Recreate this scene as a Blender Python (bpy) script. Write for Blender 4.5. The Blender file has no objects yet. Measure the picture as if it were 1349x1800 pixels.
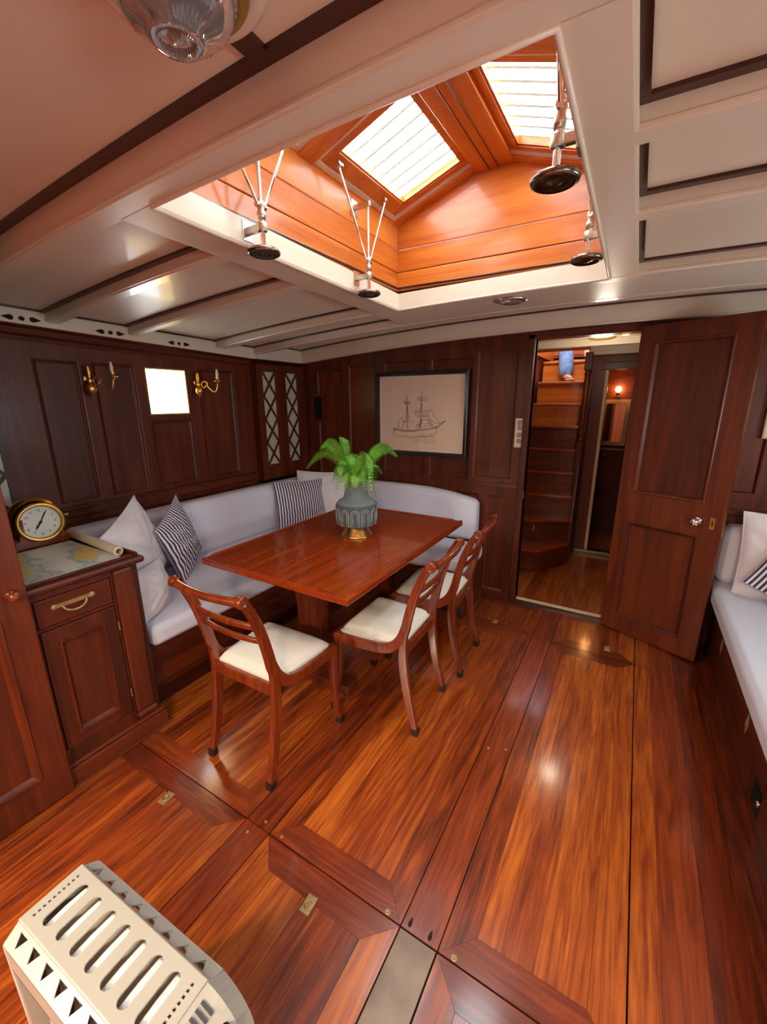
import bpy, bmesh, math, random
from math import sin, cos, pi, radians, sqrt
from mathutils import Vector, Matrix, Euler
random.seed(7)
C = bpy.context.scene.collection
S = bpy.context.scene

# ------------------------------------------------------------------ camera, world, light, exposure
F_PX, YAW, PITCH, ROLL = 733.0, radians(-30.8), radians(-14.9), radians(-0.3)
cam = bpy.data.cameras.new('camera')
cam.sensor_fit = 'HORIZONTAL'; cam.sensor_width = 36.0
cam.lens = F_PX / 1349.0 * 36.0
cam.clip_start = 0.02
co = bpy.data.objects.new('camera', cam); C.objects.link(co)
_f = Vector((sin(YAW)*cos(PITCH), cos(YAW)*cos(PITCH), sin(PITCH)))
_r = Vector((cos(YAW), -sin(YAW), 0)); _u = _r.cross(_f)
_R = _r*cos(ROLL) + _u*sin(ROLL); _U = _u*cos(ROLL) - _r*sin(ROLL)
co.matrix_world = Matrix(((_R.x, _U.x, -_f.x, 0), (_R.y, _U.y, -_f.y, 0), (_R.z, _U.z, -_f.z, 1.5), (0, 0, 0, 1)))
S.camera = co

w = bpy.data.worlds.new('overcast_sky'); S.world = w; w.use_nodes = True
nt = w.node_tree; bg = nt.nodes['Background']
tc = nt.nodes.new('ShaderNodeTexCoord'); nz = nt.nodes.new('ShaderNodeTexNoise'); nz.inputs['Scale'].default_value = 2.0
rp = nt.nodes.new('ShaderNodeValToRGB')
rp.color_ramp.elements[0].position = .3; rp.color_ramp.elements[0].color = (.84, .91, 1, 1)
rp.color_ramp.elements[1].position = .7; rp.color_ramp.elements[1].color = (.96, .98, 1, 1)
nt.links.new(tc.outputs['Generated'], nz.inputs['Vector']); nt.links.new(nz.outputs['Fac'], rp.inputs['Fac'])
nt.links.new(rp.outputs['Color'], bg.inputs['Color']); bg.inputs['Strength'].default_value = 9.0
S.view_settings.view_transform = 'Standard'; S.view_settings.look = 'None'
S.view_settings.exposure = 0.90; S.view_settings.gamma = 1.0; S.view_settings.use_curve_mapping = False
S.cycles.use_denoising = True
S.cycles.max_bounces = 10; S.cycles.diffuse_bounces = 5; S.cycles.glossy_bounces = 4
S.cycles.transparent_max_bounces = 12; S.cycles.transmission_bounces = 6
S.cycles.sample_clamp_indirect = 6.0
S.cycles.caustics_reflective = False; S.cycles.caustics_refractive = False

def light(name, kind, loc, energy, color=(1, 1, 1), size=.1, size_y=None, rot=(0, 0, 0), portal=False):
    l = bpy.data.lights.new(name, kind); l.energy = energy; l.color = color
    if kind == 'AREA':
        l.size = size
        if size_y: l.shape = 'RECTANGLE'; l.size_y = size_y
        if portal: l.cycles.is_portal = True
    else:
        l.shadow_soft_size = size
    o = bpy.data.objects.new(name, l); C.objects.link(o); o.location = loc; o.rotation_euler = rot
    return o
# portals guide the sky light through the openings
light('skylight_portal', 'AREA', (-.66, 1.42, 2.56), 1, size=1.1, size_y=1.5, portal=True)
light('aft_skylight_portal', 'AREA', (-.60, -1.25, 2.45), 1, size=1.0, size_y=1.3, portal=True)
light('window_portal', 'AREA', (-2.84, 1.74, 1.565), 1, size=.3, size_y=.3, rot=(0, radians(-90), 0), portal=True)
light('stbd_window_portal', 'AREA', (1.42, .2, 1.35), 1, size=.35, size_y=.8, rot=(0, radians(90), 0), portal=True)
light('stbd_window_portal', 'AREA', (1.42, 1.9, 1.35), 1, size=.35, size_y=.8, rot=(0, radians(90), 0), portal=True)
light('companionway_portal', 'AREA', (-.68, 4.9, 2.75), 1, size=.5, size_y=1.1, portal=True)

FILL_LIGHTS = ((.60, -1.5), (-1.9, -1.5))
for x_, y_ in FILL_LIGHTS:
    light('aft_fill_light', 'AREA', (x_, y_, 1.90), 58, (1, .78, .56), size=.25)  # warm fill added behind the camera to lift the interior
light('added_passage_light', 'POINT', (-.28, 3.42, 1.80), 2.6, (1, .84, .66), size=.06)  # added lamp that brightens the passage stairs and ceiling
# ------------------------------------------------------------------ materials
def lin(c):
    return tuple((v/255/12.92 if v/255 <= .04045 else ((v/255+.055)/1.055)**2.4) for v in c)
def base_mat(name):
    m = bpy.data.materials.new(name); m.use_nodes = True
    return m, m.node_tree, m.node_tree.nodes['Principled BSDF']
def plain(name, col, rough=.5, metal=0., bump=0., bscale=60., coat=0., var=0.06, vscale=5.):
    m, nt, b = base_mat(name)
    c = lin(col)
    tc = nt.nodes.new('ShaderNodeTexCoord')
    n = nt.nodes.new('ShaderNodeTexNoise'); n.inputs['Scale'].default_value = vscale; n.inputs['Detail'].default_value = 4
    r = nt.nodes.new('ShaderNodeValToRGB')
    r.color_ramp.elements[0].position = .3; r.color_ramp.elements[1].position = .7
    r.color_ramp.elements[0].color = (*[v*(1-var) for v in c], 1); r.color_ramp.elements[1].color = (*[min(1, v*(1+var)) for v in c], 1)
    nt.links.new(tc.outputs['Object'], n.inputs['Vector']); nt.links.new(n.outputs['Fac'], r.inputs['Fac'])
    nt.links.new(r.outputs['Color'], b.inputs['Base Color'])
    b.inputs['Roughness'].default_value = rough; b.inputs['Metallic'].default_value = metal
    b.inputs['Coat Weight'].default_value = coat; b.inputs['Coat Roughness'].default_value = .08
    if bump:
        n2 = nt.nodes.new('ShaderNodeTexNoise'); n2.inputs['Scale'].default_value = bscale
        bp = nt.nodes.new('ShaderNodeBump'); bp.inputs['Strength'].default_value = bump; bp.inputs['Distance'].default_value = .004
        nt.links.new(tc.outputs['Object'], n2.inputs['Vector']); nt.links.new(n2.outputs['Fac'], bp.inputs['Height'])
        nt.links.new(bp.outputs['Normal'], b.inputs['Normal'])
    return m
def wood(name, dark, mid, lite, axis='Z', rough=.3, coat=.4, coat_rough=.1, tone=.35, scale=1., figure=.0, bump=.06):
    """varnished timber, grain along one local axis, each object a little different in tone"""
    m, nt, b = base_mat(name)
    L = nt.links.new
    tc = nt.nodes.new('ShaderNodeTexCoord'); oi = nt.nodes.new('ShaderNodeObjectInfo')
    mp = nt.nodes.new('ShaderNodeMapping')
    s = [14*scale]*3; s['XYZ'.index(axis)] = .9*scale
    mp.inputs['Scale'].default_value = s
    off = nt.nodes.new('ShaderNodeVectorMath'); off.operation = 'SCALE'; off.inputs[0].default_value = (17., 31., 23.)
    L(oi.outputs['Random'], off.inputs['Scale']); L(off.outputs['Vector'], mp.inputs['Location'])
    L(tc.outputs['Object'], mp.inputs['Vector'])
    n1 = nt.nodes.new('ShaderNodeTexNoise'); n1.inputs['Scale'].default_value = 1.; n1.inputs['Detail'].default_value = 5; n1.inputs['Distortion'].default_value = .8+figure
    n2 = nt.nodes.new('ShaderNodeTexNoise'); n2.inputs['Scale'].default_value = 6.; n2.inputs['Detail'].default_value = 3
    L(mp.outputs['Vector'], n1.inputs['Vector']); L(mp.outputs['Vector'], n2.inputs['Vector'])
    mx = nt.nodes.new('ShaderNodeMath'); mx.operation = 'MULTIPLY_ADD'; mx.inputs[1].default_value = .35
    L(n2.outputs['Fac'], mx.inputs[0])
    h = nt.nodes.new('ShaderNodeMath'); h.operation = 'MULTIPLY'; h.inputs[1].default_value = .75; L(n1.outputs['Fac'], h.inputs[0]); L(h.outputs[0], mx.inputs[2])
    t = nt.nodes.new('ShaderNodeMath'); t.operation = 'MULTIPLY_ADD'; t.inputs[1].default_value = tone; L(oi.outputs['Random'], t.inputs[0])
    t2 = nt.nodes.new('ShaderNodeMath'); t2.operation = 'SUBTRACT'; t2.inputs[1].default_value = tone/2; L(mx.outputs[0], t2.inputs[0]); L(t2.outputs[0], t.inputs[2])
    r = nt.nodes.new('ShaderNodeValToRGB'); e = r.color_ramp.elements
    e[0].position = .28; e[0].color = (*lin(dark), 1); e[1].position = .82; e[1].color = (*lin(lite), 1)
    k = e.new(.52); k.color = (*lin(mid), 1)
    L(t.outputs[0], r.inputs['Fac']); L(r.outputs['Color'], b.inputs['Base Color'])
    b.inputs['Roughness'].default_value = rough; b.inputs['Coat Weight'].default_value = coat; b.inputs['Coat Roughness'].default_value = coat_rough
    b.inputs['Specular IOR Level'].default_value = .4
    bp = nt.nodes.new('ShaderNodeBump'); bp.inputs['Strength'].default_value = bump; bp.inputs['Distance'].default_value = .002
    if bump: L(n2.outputs['Fac'], bp.inputs['Height']); L(bp.outputs['Normal'], b.inputs['Normal'])
    return m
M = {}
MAH = ((50, 17, 5), (84, 31, 9), (120, 50, 16))
FLR = ((72, 25, 8), (134, 56, 16), (192, 102, 32))
FLD = ((58, 20, 8), (108, 40, 14), (150, 66, 24))
TBL = ((112, 34, 8), (140, 50, 13), (166, 68, 20))
MAH_LIT = ((160, 72, 18), (192, 100, 32), (214, 130, 52))  # same mahogany, with the daylight put into its colour
for a in 'XYZ':
    M['fld'+a] = wood('floor_dark_teak_'+a, *FLD, axis=a, rough=.3, coat=.85, coat_rough=.13, tone=.26, figure=1.6, scale=1.6)
    M['mah'+a] = wood('mahogany_'+a, *MAH, axis=a, rough=.45, coat=.1, coat_rough=.22, tone=.14)
    M['flr'+a] = wood('floor_teak_'+a, *FLR, axis=a, rough=.3, coat=.85, coat_rough=.13, tone=.26, figure=1.6, scale=1.6)
    M['tbl'+a] = wood('table_mahogany_'+a, *TBL, axis=a, rough=.24, coat=.7, coat_rough=.06, tone=.05, scale=2.2, bump=.0)
    M['sky'+a] = wood('lit_mahogany_'+a, *MAH_LIT, axis=a, rough=.32, coat=.3, coat_rough=.12, tone=.12)
M['chr'] = wood('chair_mahogany', (78, 26, 8), (112, 42, 14), (142, 62, 24), axis='Z', rough=.25, coat=.6, coat_rough=.08, tone=.05, scale=1.5)
M['strip'] = wood('dark_trim_wood', (38, 12, 7), (52, 16, 9), (66, 22, 12), axis='X', rough=.3, coat=.4, tone=.05)
M['white'] = plain('cream_gloss_paint', (224, 211, 188), rough=.34, coat=.2, var=.02, vscale=2)
M['panelw'] = plain('cream_deckhead_panel', (222, 206, 182), rough=.42, coat=.12, var=.03, vscale=1.5)
M['cream'] = plain('aged_cream_paint', (214, 190, 150), rough=.4, var=.06)
M['fabric'] = plain('white_upholstery', (216, 218, 232), rough=.9, bump=.25, bscale=400, var=.02)
M['linen'] = plain('white_linen', (222, 219, 224), rough=.95, bump=.4, bscale=60, var=.04)
M['seatfab'] = plain('ivory_seat_fabric', (216, 210, 196), rough=.9, bump=.2, bscale=300, var=.03)
M['brass'] = plain('polished_brass', (224, 182, 98), rough=.32, metal=1, var=.1, vscale=20)
M['oldbrass'] = plain('tarnished_brass', (176, 152, 104), rough=.4, metal=.55, var=.2, vscale=40)
M['gold'] = plain('brushed_gold_foot', (226, 172, 96), rough=.25, metal=1, var=.05)
M['chrome'] = plain('chrome', (225, 222, 222), rough=.08, metal=1, var=.02)
M['nickel'] = plain('satin_nickel', (205, 200, 188), rough=.28, metal=1, var=.08, vscale=30)
M['darkmetal'] = plain('aged_dark_bronze', (128, 114, 98), rough=.25, metal=1, var=.12, vscale=20)
M['steel'] = plain('worn_steel_plate', (116, 96, 80), rough=.32, metal=.7, var=.25, vscale=9)
M['black'] = plain('black_frame_lacquer', (22, 16, 14), rough=.3, coat=.4)
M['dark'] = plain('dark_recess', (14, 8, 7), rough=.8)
M['void'] = plain('dark_metal_inside', (60, 58, 58), rough=.6)
M['heater'] = plain('ivory_enamel', (172, 165, 150), rough=.35, coat=.2, var=.02)
M['fin'] = plain('pale_enamel_fin', (226, 220, 208), rough=.4)
M['vase'] = plain('matt_grey_glaze', (104, 116, 118), rough=.6, var=.08, vscale=18)
M['vasedark'] = plain('dark_grey_glaze', (74, 82, 86), rough=.65, var=.1, vscale=30)
M['vaselite'] = plain('pale_grey_glaze', (142, 152, 152), rough=.6)
M['fern'] = plain('fern_green', (104, 182, 56), rough=.6, var=.3, vscale=25)
M['fernpale'] = plain('pale_fern_green', (136, 204, 84), rough=.6, var=.3, vscale=25)
M['stem'] = plain('fern_stem', (140, 120, 60), rough=.6)
M['paper'] = plain('cream_paper', (242, 216, 190), rough=.7, var=.03)
M['pencil'] = plain('pencil_line', (120, 92, 80), rough=.8)
M['mount'] = plain('white_slip', (236, 226, 214), rough=.5)
M['switch'] = plain('pale_switch_plate', (206, 190, 170), rough=.4, metal=.1)
M['button'] = plain('grey_button', (140, 130, 118), rough=.4, metal=.3)
M['denim'] = plain('blue_denim', (128, 160, 208), rough=.9, var=.25, vscale=30, bump=.4, bscale=200)
M['skin'] = plain('skin', (214, 160, 134), rough=.55)
M['shirt'] = plain('white_cotton_shirt', (226, 224, 220), rough=.9)
M['hair'] = plain('brown_hair', (70, 46, 32), rough=.7)
M['rubber'] = plain('dark_foot_cap', (34, 20, 16), rough=.4)
M['face'] = plain('clock_dial', (230, 228, 214), rough=.5, var=.01)
M['ink'] = plain('black_ink', (18, 18, 20), rough=.5)
M['candle'] = plain('white_candle_tube', (232, 226, 220), rough=.5)
M['tube'] = plain('rolled_chart_paper', (212, 196, 170), rough=.6, var=.05)
M['mirror'] = plain('mirror_silvering', (225, 225, 225), rough=.02, metal=1, var=0)

def stripes(name, freq, axis=0):
    m, nt, b = base_mat(name); L = nt.links.new
    tc = nt.nodes.new('ShaderNodeTexCoord'); sp = nt.nodes.new('ShaderNodeSeparateXYZ'); L(tc.outputs['UV'], sp.inputs[0])
    k = nt.nodes.new('ShaderNodeMath'); k.operation = 'MULTIPLY'; k.inputs[1].default_value = freq*2*pi; L(sp.outputs[axis], k.inputs[0])
    s = nt.nodes.new('ShaderNodeMath'); s.operation = 'SINE'; L(k.outputs[0], s.inputs[0])
    r = nt.nodes.new('ShaderNodeValToRGB'); r.color_ramp.interpolation = 'LINEAR'
    a = nt.nodes.new('ShaderNodeMath'); a.operation = 'MULTIPLY_ADD'; a.inputs[1].default_value = .5; a.inputs[2].default_value = .5; L(s.outputs[0], a.inputs[0])
    e = r.color_ramp.elements; e[0].position = .44; e[0].color = (*lin((226, 222, 226)), 1); e[1].position = .54; e[1].color = (*lin((52, 50, 84)), 1)
    L(a.outputs[0], r.inputs['Fac']); L(r.outputs['Color'], b.inputs['Base Color']); b.inputs['Roughness'].default_value = .9
    return m
M['stripe'] = stripes('navy_ticking_stripe', 46)

def glass(name, tint=(1, 1, 1), gloss=.08, rough=.02):
    m = bpy.data.materials.new(name); m.use_nodes = True; nt = m.node_tree
    nt.nodes.remove(nt.nodes['Principled BSDF']); out = nt.nodes['Material Output']
    t = nt.nodes.new('ShaderNodeBsdfTransparent'); t.inputs['Color'].default_value = (*tint, 1)
    g = nt.nodes.new('ShaderNodeBsdfGlossy'); g.inputs['Roughness'].default_value = rough
    x = nt.nodes.new('ShaderNodeMixShader'); x.inputs['Fac'].default_value = gloss
    nt.links.new(t.outputs[0], x.inputs[1]); nt.links.new(g.outputs[0], x.inputs[2]); nt.links.new(x.outputs[0], out.inputs['Surface'])
    return m
M['glass'] = glass('window_glass', (.97, .99, .98), .06)
M['pglass'] = glass('picture_glass', (1, 1, 1), .07, .05)
m, nt_, b_ = base_mat('pressed_lamp_glass'); b_.inputs['Base Color'].default_value = (.8, .78, .76, 1)
b_.inputs['Roughness'].default_value = .06; b_.inputs['Transmission Weight'].default_value = .85; b_.inputs['IOR'].default_value = 1.45
M['lampglass'] = m
m, nt_, b_ = base_mat('frosted_lattice_glass'); b_.inputs['Base Color'].default_value = (*lin((196, 200, 182)), 1); b_.inputs['Roughness'].default_value = .35
M['frost'] = m
m, nt_, b_ = base_mat('glowing_bulb'); b_.inputs['Emission Color'].default_value = (1, .42, .12, 1); b_.inputs['Emission Strength'].default_value = 55
M['glow'] = m

# sea chart: land, shallows and deep water
m, nt, b = base_mat('sea_chart_print'); L = nt.links.new
tc = nt.nodes.new('ShaderNodeTexCoord'); mp = nt.nodes.new('ShaderNodeMapping'); mp.inputs['Scale'].default_value = (4, 7, 1); mp.inputs['Location'].default_value = (2.3, .4, 0)
n = nt.nodes.new('ShaderNodeTexNoise'); n.inputs['Scale'].default_value = 1.0; n.inputs['Detail'].default_value = 3.5
r = nt.nodes.new('ShaderNodeValToRGB'); e = r.color_ramp.elements
e[0].position = .40; e[0].color = (*lin((214, 216, 200)), 1); e[1].position = .60; e[1].color = (*lin((222, 190, 96)), 1)
k = e.new(.46); k.color = (*lin((206, 214, 204)), 1); k = e.new(.49); k.color = (*lin((150, 172, 176)), 1); k = e.new(.535); k.color = (*lin((196, 206, 190)), 1); k = e.new(.56); k.color = (*lin((220, 192, 104)), 1)
L(tc.outputs['Object'], mp.inputs[0]); L(mp.outputs[0], n.inputs['Vector']); L(n.outputs['Fac'], r.inputs['Fac']); L(r.outputs['Color'], b.inputs['Base Color'])
b.inputs['Roughness'].default_value = .4; b.inputs['Coat Weight'].default_value = .3
M['chart'] = m

# ------------------------------------------------------------------ mesh helpers
class MB:
    def __init__(s): s.v = []; s.f = []; s.sm = []
    def add(s, vs, fs, smooth=False):
        o = len(s.v); s.v += [tuple(v) for v in vs]; s.f += [tuple(i+o for i in f) for f in fs]; s.sm += [smooth]*len(fs); return s
    def box(s, x0, x1, y0, y1, z0, z1, xf=None):
        vs = [Vector((x, y, z)) for z in (z0, z1) for y in (y0, y1) for x in (x0, x1)]
        if xf: vs = [xf @ v for v in vs]
        return s.add(vs, [(0, 2, 3, 1), (4, 5, 7, 6), (0, 1, 5, 4), (2, 6, 7, 3), (0, 4, 6, 2), (1, 3, 7, 5)])
    def prism(s, poly, d0, d1, m, smooth=False):
        """poly: 2D points; m(u,v,w) -> xyz"""
        n = len(poly)
        vs = [m(u, v, d0) for u, v in poly] + [m(u, v, d1) for u, v in poly]
        fs = [tuple(range(n))[::-1], tuple(range(n, 2*n))] + [(i, (i+1) % n, n+(i+1) % n, n+i) for i in range(n)]
        return s.add(vs, fs, smooth)
    def tube(s, path, rad, n=10, cap=True, flat=1.0, up=None):
        P = [Vector(p) for p in path]; k = len(P)
        if not hasattr(rad, '__len__'): rad = [rad]*k
        vs = []; ref = Vector(up) if up else None
        for i, p in enumerate(P):
            t = (P[min(i+1, k-1)]-P[max(i-1, 0)]).normalized()
            if ref is None: ref = Vector((0, 0, 1)) if abs(t.z) < .9 else Vector((1, 0, 0))
            a = t.cross(ref); a = a.normalized() if a.length > 1e-6 else t.orthogonal().normalized()
            bb = a.cross(t).normalized(); ref = bb if not up else Vector(up)
            for j in range(n):
                th = 2*pi*j/n; vs.append(p + a*cos(th)*rad[i] + bb*sin(th)*rad[i]*flat)
        fs = [(i*n+j, i*n+(j+1) % n, (i+1)*n+(j+1) % n, (i+1)*n+j) for i in range(k-1) for j in range(n)]
        s.add(vs, fs, True)
        if cap: s.add([vs[j] for j in range(n)], [tuple(range(n))[::-1]]); s.add([vs[(k-1)*n+j] for j in range(n)], [tuple(range(n))])
        return s
    def lathe(s, prof, c=(0, 0, 0), n=24, xf=None, wob=None):
        vs = []
        for r, z in prof:
            for j in range(n):
                th = 2*pi*j/n; rr = max(r, 1e-4)*(wob(j, z) if wob else 1)
                v = Vector((rr*cos(th), rr*sin(th), z))
                if xf: v = xf @ v
                vs.append(v + Vector(c))
        k = len(prof)
        fs = [(i*n+j, i*n+(j+1) % n, (i+1)*n+(j+1) % n, (i+1)*n+j) for i in range(k-1) for j in range(n)]
        return s.add(vs, fs, True)
    def grid(s, fn, nu, nv, smooth=True, closeu=False):
        vs = [fn(i/nu, j/nv) for j in range(nv+1) for i in range(nu+1)]
        fs = [(j*(nu+1)+i, j*(nu+1)+i+1, (j+1)*(nu+1)+i+1, (j+1)*(nu+1)+i) for j in range(nv) for i in range(nu)]
        return s.add(vs, fs, smooth)
def ob(name, mb, mat, parent=None, bevel=0, local=False, seg=2, sub=0, merge=False):
    me = bpy.data.meshes.new(name); me.from_pydata(mb.v, [], mb.f); me.update()
    me.polygons.foreach_set('use_smooth', mb.sm)
    if merge or bevel:
        bm = bmesh.new(); bm.from_mesh(me); bmesh.ops.remove_doubles(bm, verts=bm.verts, dist=1e-5); bmesh.ops.recalc_face_normals(bm, faces=bm.faces); bm.to_mesh(me); bm.free()
    me.materials.append(M[mat] if isinstance(mat, str) else mat)
    o = bpy.data.objects.new(name, me); C.objects.link(o)
    if parent:
        o.parent = parent
        if not local: o.matrix_parent_inverse = wm(parent).inverted()
    if bevel:
        b = o.modifiers.new('bevel', 'BEVEL'); b.width = bevel; b.segments = seg; b.limit_method = 'ANGLE'; b.angle_limit = radians(40)
    if sub:
        b = o.modifiers.new('subsurf', 'SUBSURF'); b.levels = sub; b.render_levels = sub
    return o
def wm(o):
    m = o.matrix_basis
    if o.parent: return wm(o.parent) @ o.matrix_parent_inverse @ m
    return m
def tag(o, label=None, cat=None, group=None, kind=None):
    if label: o['label'] = label
    if cat: o['category'] = cat
    if group: o['group'] = group
    if kind: o['kind'] = kind
    return o
def thing(name, label, cat, loc=(0, 0, 0), rz=0, group=None):
    o = bpy.data.objects.new(name, None); o.empty_display_size = .05; C.objects.link(o)
    o.location = loc; o.rotation_euler = (0, 0, rz); return tag(o, label, cat, group)
def struct(name, loc=(0, 0, 0), rz=0):
    o = bpy.data.objects.new(name, None); o.empty_display_size = .05; C.objects.link(o); o.location = loc; o.rotation_euler = (0, 0, rz); o['kind'] = 'structure'; return o
def copy_tree(o, parent=None):
    c = o.copy(); C.objects.link(c)
    if parent: c.parent = parent
    for ch in [x for x in o.children]: copy_tree(ch, c)
    return c
IDM = lambda u, v, w_: (u, v, w_)
# panelling: frame with holes, recessed panels, moulding rings
def frame_holes(mb, U, V, holes, w0, w1, m, back=False):
    us = sorted(set([U[0], U[1]] + [h[i] for h in holes for i in (0, 1)])); vs = sorted(set([V[0], V[1]] + [h[i] for h in holes for i in (2, 3)]))
    def solid(i, j):
        if i < 0 or j < 0 or i >= len(us)-1 or j >= len(vs)-1: return False
        cu, cv = (us[i]+us[i+1])/2, (vs[j]+vs[j+1])/2
        return not any(h[0] < cu < h[1] and h[2] < cv < h[3] for h in holes)
    for i in range(len(us)-1):
        for j in range(len(vs)-1):
            if not solid(i, j): continue
            a, b, c, d = us[i], us[i+1], vs[j], vs[j+1]
            q = lambda P: mb.add([m(*p) for p in P], [(0, 1, 2, 3)])
            q([(a, c, w1), (b, c, w1), (b, d, w1), (a, d, w1)])
            if back: q([(a, c, w0), (a, d, w0), (b, d, w0), (b, c, w0)])
            if not solid(i-1, j): q([(a, c, w0), (a, c, w1), (a, d, w1), (a, d, w0)])
            if not solid(i+1, j): q([(b, c, w1), (b, c, w0), (b, d, w0), (b, d, w1)])
            if not solid(i, j-1): q([(a, c, w1), (a, c, w0), (b, c, w0), (b, c, w1)])
            if not solid(i, j+1): q([(a, d, w0), (a, d, w1), (b, d, w1), (b, d, w0)])
def ring(mb, a, b, c, d, prof, m):
    """mitred moulding round the inside of a hole; prof = [(inset, w), ...]"""
    n = len(prof); vs = []
    for t, w_ in prof: vs += [m(a+t, c+t, w_), m(b-t, c+t, w_), m(b-t, d-t, w_), m(a+t, d-t, w_)]
    fs = [(i*4+k, i*4+(k+1) % 4, (i+1)*4+(k+1) % 4, (i+1)*4+k) for i in range(n-1) for k in range(4)]
    mb.add(vs, fs)
def panels(parent, holes, m, w0, w1, matp, matm, back=False, mw=.016, name='panel', flip=False):
    for h in holes:
        a, b, c, d = h[:4]
        p = MB(); wp = w0+(w1-w0)*.35
        vs = [m(a, c, wp), m(b, c, wp), m(b, d, wp), m(a, d, wp)]
        p.add(vs, [(0, 1, 2, 3)])
        wb = wp-.008
        p.add([m(a, c, wb), m(b, c, wb), m(b, d, wb), m(a, d, wb)], [(3, 2, 1, 0)])
        o = ob(name, p, matp, parent)
        r = MB(); ring(r, a, b, c, d, [(0, w1), (mw*.3, w1-.001), (mw*.45, w1-.006), (mw*.8, wp+.004), (mw, wp+.001)], m)
        ob('moulding', r, matm, o)
def panelled(parent, U, V, holes, m, t, matf, matp, matm, w_back=0., mw=.016, name='frame'):
    f = MB(); frame_holes(f, U, V, holes, w_back, t, m); fo = ob(name, f, matf, parent, bevel=.0015)
    panels(parent, holes, m, w_back, t, matp, matm, mw=mw)
    return fo

# ------------------------------------------------------------------ levels of the deckhead
def zb(x, y): return 2.012 - .024*(y-.7) - .0195*(x+.2)**2          # underside of the beams
def zd(x, y): return zb(x, y) + (.085 if y < .73 else (.085 if y > 2.5 else .048))

LW, FW, RW = -2.72, 3.04, 1.30     # left wall, far bulkhead, right side
mL = lambda u, v, w_: (LW+w_, u, v)
mF = lambda u, v, w_: (u, FW-w_, v)
mR = lambda u, v, w_: (RW-w_, u, v)

# ------------------------------------------------------------------ floor
floor = struct('floor')
sub = MB(); sub.box(LW-.1, RW+.1, -2.3, 6.2, -.06, -.022); ob('subfloor', sub, 'dark', floor)
def plank(x0, x1, y0, y1, ax, mitre=None, g=.0003, top=0., mk='flr'):
    """mitre: dict of corner cut, e.g. poly override"""
    mb = MB(); poly = mitre or [(x0+g, y0+g), (x1-g, y0+g), (x1-g, y1-g), (x0+g, y1-g)]
    mb.prism(poly, -.022, top, IDM); o = ob('plank', mb, mk+ax, floor); return o
def field(x0, x1, y0, y1, lo=.06, hi=.10, mk='flr'):
    x = x0
    while x < x1-.001:
        wd = random.uniform(lo, hi)
        if x1-x-wd < .035: wd = x1-x
        plank(x, min(x1, x+wd), y0, y1, 'Y', mk=mk); x += wd
def hatch(x0, x1, y0, y1, b=.085, g=.0015):
    x0 += g; x1 -= g; y0 += g; y1 -= g
    plank(0, 0, 0, 0, 'X', [(x0, y0), (x1, y0), (x1-b, y0+b-.0005), (x0+b, y0+b-.0005)], mk='fld')
    plank(0, 0, 0, 0, 'X', [(x0+b, y1-b+.0005), (x1-b, y1-b+.0005), (x1, y1), (x0, y1)], mk='fld')
    plank(0, 0, 0, 0, 'Y', [(x0, y0+.0006), (x0+b-.0006, y0+b), (x0+b-.0006, y1-b), (x0, y1-.0006)])
    plank(0, 0, 0, 0, 'Y', [(x1, y0+.0006), (x1, y1-.0006), (x1-b+.0006, y1-b), (x1-b+.0006, y0+b)])
    field(x0+b, x1-b, y0+b, y1-b)
xs = [-1.88, -1.06, -.95, -.41, -.295, .17, .56]
ys = [-1.3, .775, 2.58, FW]
field(LW, -1.88, -2.2, FW, .2, .3)
for j in range(3):
    hatch(-1.88, -1.062, ys[j]+.001, ys[j+1]-.001)
    hatch(-.948, -.412, ys[j]+.001, ys[j+1]-.001)
    hatch(-.293, .168, ys[j]+.001, ys[j+1]-.001)
    plank(-1.060, -.950, ys[j]+.001, ys[j+1]-.001, 'Y', mk='fld')
plank(-.410, -.295, .777, 2.579, 'Y', mk='fld'); plank(-.410, -.295, 2.581, FW, 'Y', mk='fld')
plank(.171, .245, -1.3, FW, 'Y'); field(.245, .56, -1.3, FW, .09, .14, 'fld')
field(.56, RW, -1.3, FW, .3, .4); field(LW, RW, -2.3, -1.302, .3, .4)
p = MB(); p.box(-.409, -.296, -1.3, .772, -.02, .001); tag(ob('access_plate', p, 'steel', floor, bevel=.001), 'worn grey metal cover strip')
def latch(x, y, rz=0, s=1):
    t = Matrix.Translation((x, y, 0)) @ Matrix.Rotation(rz, 4, 'Z')
    a = MB(); a.box(-.017*s, .017*s, -.026*s, .026*s, -.005, .0025, t); o = ob('lift_ring', a, 'oldbrass', floor, bevel=.001)
    r = MB(); r.tube([t @ Vector((.011*s*cos(k*pi/8), .011*s*sin(k*pi/8)-.003, .004)) for k in range(17)], .0018, 6); ob('ring', r, 'brass', o)
latch(-1.398, .671, .1); latch(-.681, .679, .05); latch(-.676, 2.66); latch(.022, 2.68); latch(-1.2, -.3); latch(.0, .5-.9)
def stud(x, y, r=.009):
    a = MB(); a.lathe([(r*.5, .0008), (r, .002), (r*1.05, .0004), (r*1.05, -.004)], (x, y, 0), 14); a.lathe([(r*.35, .0015), (0, .0015)], (x, y, 0), 10)
    ob('stud', a, 'oldbrass', floor)
for x, y in [(-.461, .787), (-.248, .787), (-.90, .79), (-.99, .80), (-1.02, .74), (-.46, 2.56), (-.25, 2.56), (-.385, 1.55), (-.315, 1.58)]: stud(x, y, .009 if y < .79 and x > -.6 else .005)
for x, y in [(-.389, .80), (-.325, .80)]:      # teardrop finger holes
    a = MB(); pts = [(.008*sin(t)*(.6+.4*cos(t)), -.014*cos(t)) for t in [k*2*pi/14 for k in range(14)]]
    a.prism([(x+u, y+v) for u, v in pts], -.004, .0012, IDM); ob('finger_hole', a, 'dark', floor)

field(-.95, .35, FW+.06, 5.56, .08, .12)
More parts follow.
